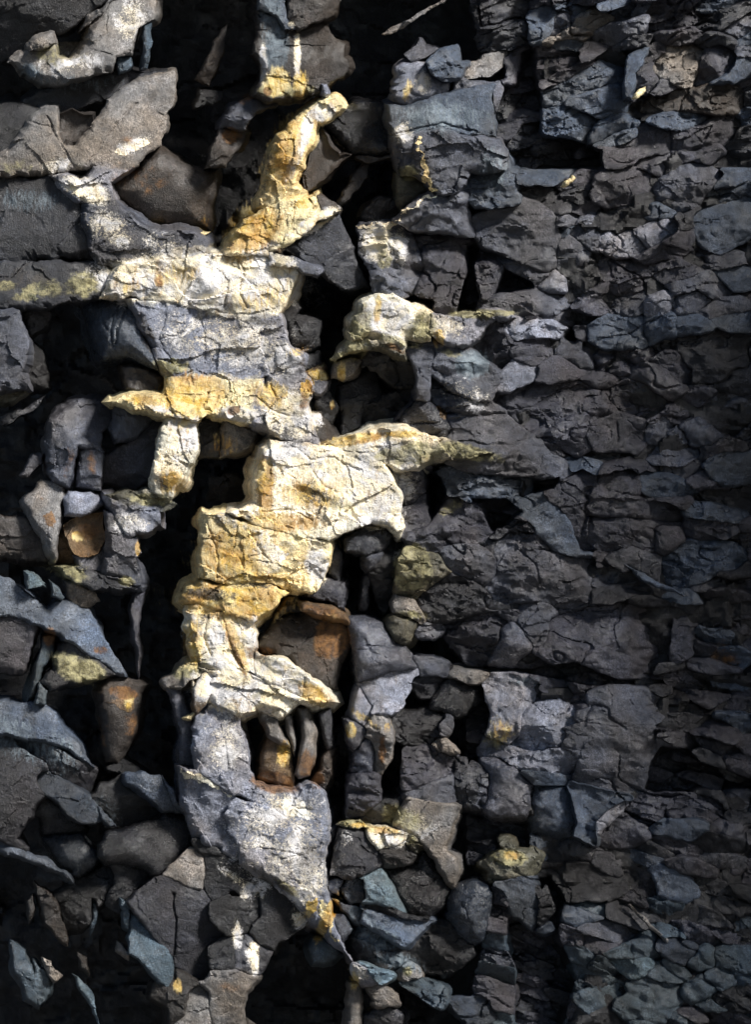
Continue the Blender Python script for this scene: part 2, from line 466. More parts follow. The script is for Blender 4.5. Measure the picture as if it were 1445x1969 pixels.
# ------------------------------------------------------------------ the rocks that can be told apart
# kind | tile | style | tone | depth | lean right,up | thickness | label head ~ rest | outline measured on the tile
ROCKS = '''
rock_slab|1|L|n|.55|.1,.25|.3|scalloped tan slab~hanging in the top left corner above a dark ledge|50,345 110,300 160,285 200,275 300,255 310,330 380,345 440,310 480,240 510,140 560,70 600,0 700,-60 875,-60 850,100 760,150 725,300 640,310 610,395 480,415 320,465 230,455 130,400
rock_lump|1|B|n|.6|0,.2|.25|small tan lump~perched on the left end of the scalloped slab|160,260 200,215 290,185 300,235 230,270 165,280
rock_ridge|1|S|n|.5|-.1,.2|.25|narrow tan ridge~curving along the scalloped slab's upper hollow|440,175 480,90 560,55 640,-20 660,-20 565,75 505,120
rock_shard|1|F|t|.44|.2,.1|.12|small blue-grey shard~tucked under the scalloped tan slab's right tip|640,310 720,320 730,360 660,415 650,360
rock_column|1|F|t|.42|.3,.1|.15|slim blue-grey column~beside the black hollow at the top|790,140 840,105 845,230 825,280 800,370 785,380 800,250
rock_ledge|1|L|d|.33|0,.0|.3|dark bluish ledge~running in shade between the two tan slabs|90,575 200,520 330,470 480,420 620,400 700,390 860,400 930,395 660,500 560,560 400,620 200,610
rock_bank|1|L|k|.42|0,-.3|.4|nearly black rock face~filling the extreme upper left corner|-60,-60 590,-60 600,0 470,90 300,190 150,280 50,345 -60,360
rock_slab|1|L|n|.60|.12,.15|.35|large tan wing-shaped slab~pointing up right with a rounded scallop in its back|-60,960 60,830 130,720 230,610 310,600 320,760 360,820 420,815 500,720 600,560 660,505 830,440 965,395 970,500 920,650 890,805 800,860 740,930 620,1000 510,925 300,955 100,965 -60,985
rock_slab|1|L|G|.58|.1,.2|.35|pale curved slab~cracked off just beneath the large tan wing|275,978 370,972 440,1012 490,992 522,932 740,932 610,1010 625,1110 430,1120 350,1060
rock_hollow|1|C|b|.44|.1,.1|.2|smooth brown bowl~set in the scallop of the large tan wing|310,640 400,610 510,640 520,690 420,815 350,800 325,700
rock_bank|1|L|k|.46|-.3,0|.4|dark fading rock face~left of the large tan wing|-60,590 230,610 60,830 -60,930
rock_slab|0|L|d|.56|-.1,.0|.4|dark speckled slab~at the left edge above the olive ledge|-25,340 28,342 95,340 120,365 150,388 158,430 170,470 185,505 60,503 -25,508
rock_slab|0|L|g|.60|.1,.0|.4|blue-grey pointed slab~under the brown rounded block, lying on the white ledge|152,388 215,386 250,415 280,438 330,446 375,450 395,470 400,486 345,500 240,513 187,505 170,465 158,425
boulder|1|D|b|.34|.25,-.15|.4|brown rounded block~sitting in the hollow under the tan wing|610,1010 740,930 800,860 890,810 1020,910 1130,940 1200,950 1195,1090 1170,1150 1170,1290 1100,1300 800,1255 720,1190 625,1110
rock_strip|1|F|y|.40|0,.4|.2|thin yellow rim~along the foot of the brown rounded block|800,1255 960,1280 1165,1290 1100,1335 960,1312
rock_column|1|B|b|.42|.3,0|.25|reddish brown column piece~beside the black hollow left of the yellow ridge|1140,935 1170,840 1215,720 1365,725 1330,820 1260,900 1250,930
rock_column|1|B|g|.46|.2,.1|.25|twisted grey-brown stone~leaning above the reddish column piece|1220,710 1240,670 1290,600 1370,550 1440,550 1500,545 1560,560 1490,590 1430,610 1365,690 1362,715
rock_block|1|B|k|.28|.2,.1|.2|faint dark block~hanging in the shadow right of the tan wing's tip|1080,600 1110,500 1240,510 1230,560
rock_column|1|F|b|.30|.3,0|.15|faint brown fin~standing in the upper black hollow|1090,440 1150,330 1260,140 1240,280 1160,480
rock_block|2|L|b|.52|.1,.1|.35|tall brown block with blue and yellow stains~at the top centre|135,60 240,90 280,160 350,165 440,120 520,170 610,250 630,370 600,420 520,460 490,530 350,530 180,560 115,530 150,450 165,360 110,300 130,200
rock_block|2|L|b|.56|.1,-.1|.35|dark brown cap block~overhanging the stained block at the top edge|282,-60 560,-60 590,0 560,65 440,118 350,163 290,100
rock_slab|2|L|u|.55|0,.1|.3|bluish white-spotted slab~at the top edge left of the brown cap block|120,-60 280,-60 288,100 345,165 285,160 240,88 135,50
rock_drip|2|D|G|.56|0,.1|.1|tiny pale nub~hanging from the lower right corner of the stained block|490,470 515,470 530,520 510,540 490,520
rock_ridge|2|L|y|.52|.35,0|.35|upright yellow and white ridge~dark on its left, above the big ochre slab|130,1150 170,960 200,850 250,760 320,690 420,620 480,570 560,560 600,600 510,670 460,680 440,780 380,880 340,980 330,1040 395,1070 390,1098 330,1118 190,1150
rock_slab|0|L|y|.68|.1,.3|.4|big ochre slab~sloping up to the right above the white ledge|430,488 450,452 470,425 515,400 565,388 607,374 614,408 651,406 595,440 543,474 515,481 514,492 470,490
rock_shard|2|F|b|.55|.2,.1|.2|little dark shard~behind the pointed tip of the ochre slab|455,1080 520,1110 590,1160 580,1178 475,1185
rock_block|0|B|d|.50|.15,-.1|.35|black three-cornered block~hanging below the tip of the ochre slab|517,484 545,476 597,442 651,410 658,432 672,460 682,490 695,520 709,552 655,556 610,520 550,480
rock_shell|2|C|b|.42|.35,0|.2|curved brown shell~right of the upright yellow ridge|395,1060 390,990 420,900 480,700 520,790 590,870 650,860 560,930 470,1010
rock_shell|2|F|k|.40|-.3,0|.2|dark left lip~of the curved brown shell beside the yellow ridge|335,1040 350,930 395,850 440,760 475,700 425,890 392,980 392,1050
boulder|2|D|k|.46|.1,.2|.35|black domed boulder~lodged over the curved brown shell|480,690 560,640 680,560 850,570 880,700 890,860 800,870 650,855 590,780
rock_strip|2|F|b|.42|.1,-.3|.15|brown underside lip~beneath the black domed boulder|650,860 720,868 800,875 885,868 790,895 740,905
thin_stone|2|F|b|.40|.2,.1|.1|thin curved brown blade~standing in the dark gap below the black dome|560,1145 650,1010 720,905 750,910 740,980 690,1050 590,1140
rock_lump|2|D|G|.56|.1,.15|.3|pale twisted lump~streaked with yellow on top of the big blue slab|930,560 960,440 940,380 980,350 1030,330 1080,370 1100,420 1155,450 1130,510 1060,560 990,590
rock_flake|2|F|g|.5|0,.2|.2|grey tilted flake~just above the pale twisted lump|945,300 1020,250 1040,210 1060,260 1140,270 1080,310 990,345
rock_block|2|B|u|.60|.1,.1|.3|squarish blue-grey stone~right of the pale twisted lump|1065,340 1150,270 1250,245 1262,320 1245,415 1150,440 1095,410 1080,360
rock_slab|0|L|u|.60|.1,.05|.35|big blue slab~broad upper course right of the black dome|746,203 790,206 838,186 866,182 950,165 953,262 900,262 870,254 845,247 800,257 765,262
rock_slab|0|L|g|.62|.1,.0|.35|grey-violet slab with a pale vein~lower course under the big blue slab|757,265 800,260 845,250 870,257 900,266 960,270 975,290 972,325 905,330 868,372 845,372 820,345 790,335 770,335 762,300
rock_block|0|L|u|.57|.15,.0|.3|blue fissured block~wedged at the lower right of the veined slab|908,332 966,329 965,383 994,392 960,396 918,392 902,372 872,372
rock_wedge|2|D|m|.46|.2,0|.2|olive brown wedge~in the recess left of the pale vein's foot|915,980 1000,975 1080,1060 1010,1120 930,1180 905,1110
rock_lump|2|B|b|.36|.1,.2|.2|dim brown lump~in the gap left of the olive wedge|700,1200 800,1090 900,1110 930,1180 880,1215 720,1235
rock_slab|2|B|g|.62|.05,.2|.3|grey wing with a cream rim~spreading under the foot of the pale vein|890,1230 960,1150 1060,1080 1130,1075 1280,1065 1325,1075 1260,1130 1300,1240 1320,1310 1100,1280 970,1270 930,1240
rock_block|0|R|g|.56|.0,.1|.35|facetted grey block with a whitened left side~below the cream-rimmed wing|682,435 716,426 770,431 787,445 800,478 815,512 796,558 768,566 742,568 735,540 725,510 700,480
rock_block|0|R|p|.57|.1,.0|.35|knobbly dark grey block~right of the whitened facetted block|789,446 850,450 905,460 893,475 890,500 884,532 874,602 860,606 855,572 800,560 818,514 803,478
rock_flake|3|F|n|.45|0,.2|.15|brownish leaf-shaped flake~right of the squarish blue stone|0,390 50,310 190,265 160,330 110,390
rock_flake|3|F|g|.46|0,.1|.15|grey tongue-shaped flake~beneath the brownish leaf-shaped flake|-40,415 140,425 60,480 -40,500
rock_column|3|D|p|.36|.2,0|.2|dark upright peg~in the shadow beside the leaf-shaped flake|195,290 270,260 265,350 235,435 205,420
rock_slab|3|S|d|.42|0,.2|.2|dark brown sloping slab~above the leaf-shaped flake|30,190 270,120 240,200 190,255 60,265
rock_slab|3|S|p|.42|.1,.1|.2|violet-grey slab with a ragged right edge~near the top, over the deep black slot|355,380 365,260 470,260 500,270 490,310 400,360
rock_flake|3|F|u|.45|.1,.1|.12|small blue chip~on top of the ragged violet slab|440,200 500,190 520,230 480,257
rock_flake|3|S|n|.47|.0,.3|.1|long thin tan splinter~rising right over the small blue chip|410,215 530,140 640,90 665,90 530,192 480,205
rock_slab|3|F|u|.42|.1,.2|.2|pale-edged upright blue slab~at the top, left of the tan splinter|380,60 430,70 430,150 370,200 360,130
rock_block|3|B|g|.42|.1,.1|.2|rounded grey stone~between the upright blue slab and the tan splinter|432,100 490,80 520,130 450,192
rock_slab|3|S|d|.44|0,.0|.2|broad dark slab~at the top edge above the sloping brown slab|60,60 230,-40 240,60 190,112 80,127
rock_slab|3|S|u|.46|.0,.25|.2|long blue-grey slab~sloping up to the right beyond the black slot|390,500 600,390 820,290 810,400 560,480 490,500
rock_slab|3|F|u|.50|.1,.15|.2|clean blue block face~set just under the long sloping blue slab|520,510 760,430 765,540 700,585 640,585
rock_slab|3|S|u|.45|-.1,.0|.2|flat blue-brown slab~between the clean blue face and the domed flake|390,590 500,570 640,590 620,700 540,690 420,680
rock_flake|3|D|u|.50|.1,.1|.2|domed dark blue flake~with a rounded top, under the clean blue face|610,705 640,650 740,590 810,655 740,680
thin_stone|3|F|u|.52|.2,.0|.12|forked blue blade~standing upright at the end of the long sloping slab|820,290 890,260 925,245 890,320 850,370 830,500 800,500 805,400
rock_block|3|B|p|.46|.1,.1|.2|grey broken block~leaning on the right of the forked blade|892,302 975,257 930,330 840,500 855,380
rock_slab|3|S|n|.40|.0,.1|.2|pale brown slab~near the upper right, cracked into plates|970,300 1170,260 1190,330 1150,400 960,360
rock_block|3|B|p|.42|.1,.0|.2|angular brown stone~right of the cracked pale brown slab|1192,300 1280,270 1240,370 1160,410
rock_slab|3|S|b|.46|.0,.15|.2|long straight brown slab~over a black gap at the upper right|880,545 1100,500 1340,470 1330,550 1100,545
rock_flake|3|F|p|.50|.0,.15|.15|long pointed slate tongue~lying across the centre of the upper right shelves|690,770 840,682 1030,682 1030,725 870,760 750,830
rock_flake|3|F|u|.55|.0,.3|.05|bright blue sliver~on the root of the long slate tongue|700,752 760,690 880,682 800,732
rock_slab|3|S|u|.45|.1,.2|.15|violet-blue flag~under the long straight brown slab|990,600 1110,580 1200,600 1100,660 1000,622
rock_slab|3|S|p|.46|.0,.1|.15|layered grey slab~trailing right of the slate tongue|1035,690 1200,650 1330,610 1310,700 1150,740 1045,730
rock_block|3|F|p|.52|.1,.1|.2|square-ended slate block~with a straight top, left of the bright rough stone|700,1000 730,900 900,900 930,1030 700,1030
rock_block|3|R|g|.52|.0,.2|.2|bright rough grey stone~at the right under the layered slab|980,960 1060,930 1150,865 1250,880 1190,950 1100,1040 990,1040
pebble|3|B|g|.5|.0,.2|.12|grey chip with a blunt top~left in the cluster of bright chips|585,1180 640,1110 665,1160 670,1240 600,1230
pebble|3|B|G|.5|.1,.2|.12|pale wedge chip~middle of the cluster of bright chips|680,1170 730,1160 770,1200 690,1250
pebble|3|B|G|.53|.1,.2|.12|palest square chip~lowest in the cluster of bright chips|700,1232 810,1200 830,1280 760,1280
pebble|3|B|G|.5|.1,.2|.12|single pale block chip~standing right of the cluster of bright chips|920,1140 1000,1120 980,1200 920,1210
pebble|3|B|g|.48|.0,.1|.12|upright grey chip~above the cluster of bright chips|760,1080 800,1060 830,1130 790,1150
boulder|0|F|g|.56|.1,.15|.3|round-shouldered grey slab~broad and smooth, right of the knobbly block|914,422 950,405 1005,395 1040,420 1056,455 1058,512 1040,520 985,500 955,480 930,460
rock_slab|6|S|g|.50|.0,-.1|.2|narrow grey strip~sloping under the round-shouldered slab|80,90 190,110 410,210 340,240 200,170 100,112
rock_slab|3|S|u|.46|.0,.2|.15|three-sided blue slab~above the single pale block chip|830,1080 980,1042 1000,1100 900,1140 860,1122
rock_slab|3|F|u|.45|.0,.05|.2|big flat blue-violet slab~by the right edge in the upper third|1240,1080 1420,1050 1500,1120 1400,1170 1290,1260 1240,1160
rock_ledge|0|L|d|.60|-.1,.1|.4|olive mossy ledge~fading to the left edge above the deep left recess|-25,512 60,505 185,508 216,520 190,572 130,577 60,592 -25,600
rock_ledge|0|L|w|.70|.1,.12|.4|bright white ledge with an orange spot~crossing the left centre|217,520 250,511 345,502 400,490 430,490 514,488 520,508 572,513 566,540 557,560 535,602 480,603 430,600 370,590 320,578 192,574
rock_slab|0|L|G|.66|.10,-.1|.4|large light blue-grey slab~directly below the bright white ledge|247,577 320,580 370,592 430,602 480,605 536,606 548,640 553,668 579,690 565,710 530,720 450,731 410,719 320,721 307,700 290,670 275,640
rock_bank|0|D|u|.56|-.5,.2|.4|smooth dark blue face~with branching cracks, curving into the left recess|155,580 245,577 273,640 303,710 250,690 195,690 170,640
rock_slab|4|L|g|.50|.1,.1|.3|grey upright slab~at the left edge beneath the olive ledge|-60,430 100,430 120,500 155,600 110,770 160,860 -60,872
rock_block|4|B|d|.40|.1,.1|.25|dark crooked stone~under the olive ledge beside the left recess|120,430 290,390 240,520 160,562
rock_block|4|B|k|.40|.1,.0|.25|dark brown stone~right of the foot of the grey upright slab|160,600 230,650 265,780 260,850 170,860 112,770
rock_slab|0|L|y|.68|.05,.1|.4|yellow creased slab~under the light blue-grey slab|318,724 410,722 455,735 505,730 495,765 482,812 440,800 410,795 340,772 310,765
rock_slab|0|L|G|.69|.1,.0|.4|white and rust cracked slab~right of the yellow creased slab|507,729 535,724 580,707 598,735 597,760 590,790 612,857 560,849 500,825 482,815 497,765
rock_lip|4|L|y|.73|.0,.25|.3|yellow and cream lip~jutting below the yellow creased slab|612,932 720,900 900,905 960,940 1080,958 1180,990 1090,1035 980,1010 850,990 740,970
rock_block|4|B|b|.52|.2,.1|.3|dark brown block with an olive tip~under the smooth dark blue face|680,740 820,760 905,800 890,890 790,880 700,860
rock_column|7|L|w|.62|.1,.05|.4|pale leaning column~between two black hollows, below the yellow lip|930,-280 1080,-265 1085,-200 1075,-60 1035,0 940,180 885,160 830,100 850,0 880,-120
rock_slab|4|R|g|.52|.1,.15|.2|wrinkled grey-brown stone~with folds like a draped cloth|245,1150 280,1020 320,970 400,930 500,920 610,940 620,1050 560,1100 550,1200 430,1180 400,1270 370,1390 290,1370 260,1250
rock_column|4|B|g|.48|.15,.0|.2|brown-tinged leg of stone~hanging right of the wrinkled stone|450,1180 510,1130 570,1210 560,1300 555,1420 430,1400 440,1280
rock_slab|4|B|g|.52|.1,.1|.25|grey wing-shaped stone~beneath the left end of the yellow lip|640,960 730,980 850,1020 760,1120 640,1160 612,1080
rock_block|4|B|p|.42|.1,-.1|.3|dark violet three-sided block~left of the pale leaning column|840,1020 930,1025 890,1150 840,1350 760,1420 560,1400 580,1230 660,1180
rock_block|4|B|k|.42|-.1,.0|.3|black block~tucked under the tip of the yellow lip|1090,1040 1200,1005 1225,1100 1220,1240 1080,1250
rock_block|4|B|n|.46|.2,.0|.3|olive-brown angular block~just right of the black block below the yellow lip|1228,1010 1440,1097 1400,1160 1330,1210 1224,1240
rock_lip|4|L|m|.47|.0,.3|.2|thin olive lip~at the left edge below the grey upright slab|-60,885 90,870 160,866 60,930 -60,915
rock_flake|4|S|d|.40|.0,.2|.2|dark flaky slab~left of the wrinkled stone|-60,1030 110,980 250,900 130,1000 -60,1070
thin_stone|4|F|g|.42|.1,.1|.12|small brown blade~pointing down left of the wrinkled stone|110,1340 180,1230 240,1220 230,1270 150,1350
rock_shard|5|B|o|.62|.1,.1|.15|little rust-brown stone~at the right end of the white ledge|185,90 240,65 275,80 250,105 190,102
thin_stone|5|F|g|.64|.0,.2|.12|curved grey blade~projecting right from the white ledge|185,102 320,130 420,175 490,205 460,235 380,215 330,180 200,172
rock_block|5|R|k|.46|.2,.15|.3|black angular chunk~right of the light blue-grey slab|240,420 270,320 320,340 370,410 330,460 480,490 470,620 400,650 300,650 290,530
rock_lump|5|B|o|.42|.0,.2|.2|dull ochre lump~under the black angular chunk|320,650 410,640 380,690 330,672
rock_block|5|B|k|.40|.0,.3|.2|dark sliver~beside the right point of the light blue-grey slab|300,772 370,690 470,660 480,720 380,762
boulder|5|L|w|.62|.2,.25|.4|yellow-green lichened boulder~rounded, beyond the central black cleft|640,560 650,480 700,400 790,350 880,340 970,390 1100,440 1105,500 1090,590 1040,592 960,580 940,640 850,600 740,583 640,600
rock_lip|5|L|m|.60|.1,.1|.25|olive lower lip~of the yellow-green boulder, arching over the dark arch|540,695 600,630 640,602 740,587 850,604 940,645 950,690 870,655 760,633 640,643 560,702
rock_slab|0|L|G|.58|.1,.1|.3|grey arm with an olive crest~reaching right from the yellow-green boulder|832,604 865,610 900,609 965,602 990,610 940,618 910,655 890,668 845,655 830,640
rock_slab|0|F|g|.58|.15,.1|.35|smooth grey slab~below the olive-crested arm, with a blue polished patch|775,672 790,657 840,662 895,677 935,697 938,738 915,771 870,750 828,716 820,778 808,755 800,700
rock_slab|0|R|g|.57|.1,.1|.35|hummocky grey slab~directly under the smooth grey slab|829,720 870,754 915,773 948,798 925,800 870,800 852,790 824,775
rock_slab|0|L|g|.60|.1,.0|.35|wide grey slab with a pointed right end~resting on the blue stepped slab|852,803 880,797 945,801 970,820 1012,848 1060,885 1078,908 985,912 905,905 880,880 862,850
rock_arch|5|R|k|.46|.1,-.1|.3|dark arching block~under the olive lip|640,712 760,650 870,658 960,692 1010,790 1000,850 900,820 830,740 740,720
rock_block|5|B|k|.32|.1,.1|.2|black sunken block~in the cave under the dark arching block|580,850 740,725 830,920 720,960 700,1060 590,1120
rock_block|5|B|k|.34|-.1,.1|.2|dark sunken wedge~right half of the cave under the arching block|820,922 1000,855 1010,900 860,1060 702,1080 725,965
thin_stone|5|F|p|.42|.2,.1|.08|thin grey edge~slanting across the cave under the arching block|870,1060 950,960 1025,870 1022,900 960,982
rock_wedge|5|B|n|.46|.1,.1|.2|grey wedge with an ochre foot~left of the dark arching block|540,800 560,710 650,690 720,702 610,812
rock_flake|5|F|g|.52|.2,.2|.2|small pale grey flake~right of the white and rust cracked slab|432,812 520,822 480,890 440,880
rock_flake|5|B|o|.50|.0,.2|.2|ochre-brown cap~above the small pale grey flake|370,760 490,740 520,820 430,802
rock_block|5|B|k|.42|.1,.0|.2|dark jagged stone~below the small pale grey flake|440,900 530,880 580,960 540,1060 480,1000
rock_lump|5|D|b|.52|.1,.2|.25|brown pear-shaped stone~above the left end of the yellow-white lower ledge|420,1000 480,990 540,1100 560,1150 480,1180 430,1120
boulder|5|D|d|.58|.1,.15|.25|dark egg-shaped stone~resting above the yellow-white lower ledge|960,1040 1040,930 1100,930 1170,1010 1215,1080 1180,1140 1100,1130 1010,1100
rock_ledge|5|L|w|.63|.1,.2|.4|yellow-white lower ledge~under the dark egg-shaped stone|480,1180 640,1130 800,1090 950,1080 1020,1110 1150,1145 1240,1200 1100,1240 1020,1290 900,1310 830,1260 720,1210 560,1182
rock_ledge|5|L|m|.58|.1,.1|.3|olive tapering spur~right of the yellow-white lower ledge|1152,1142 1300,1190 1445,1215 1340,1235 1250,1250 1152,1218
'''
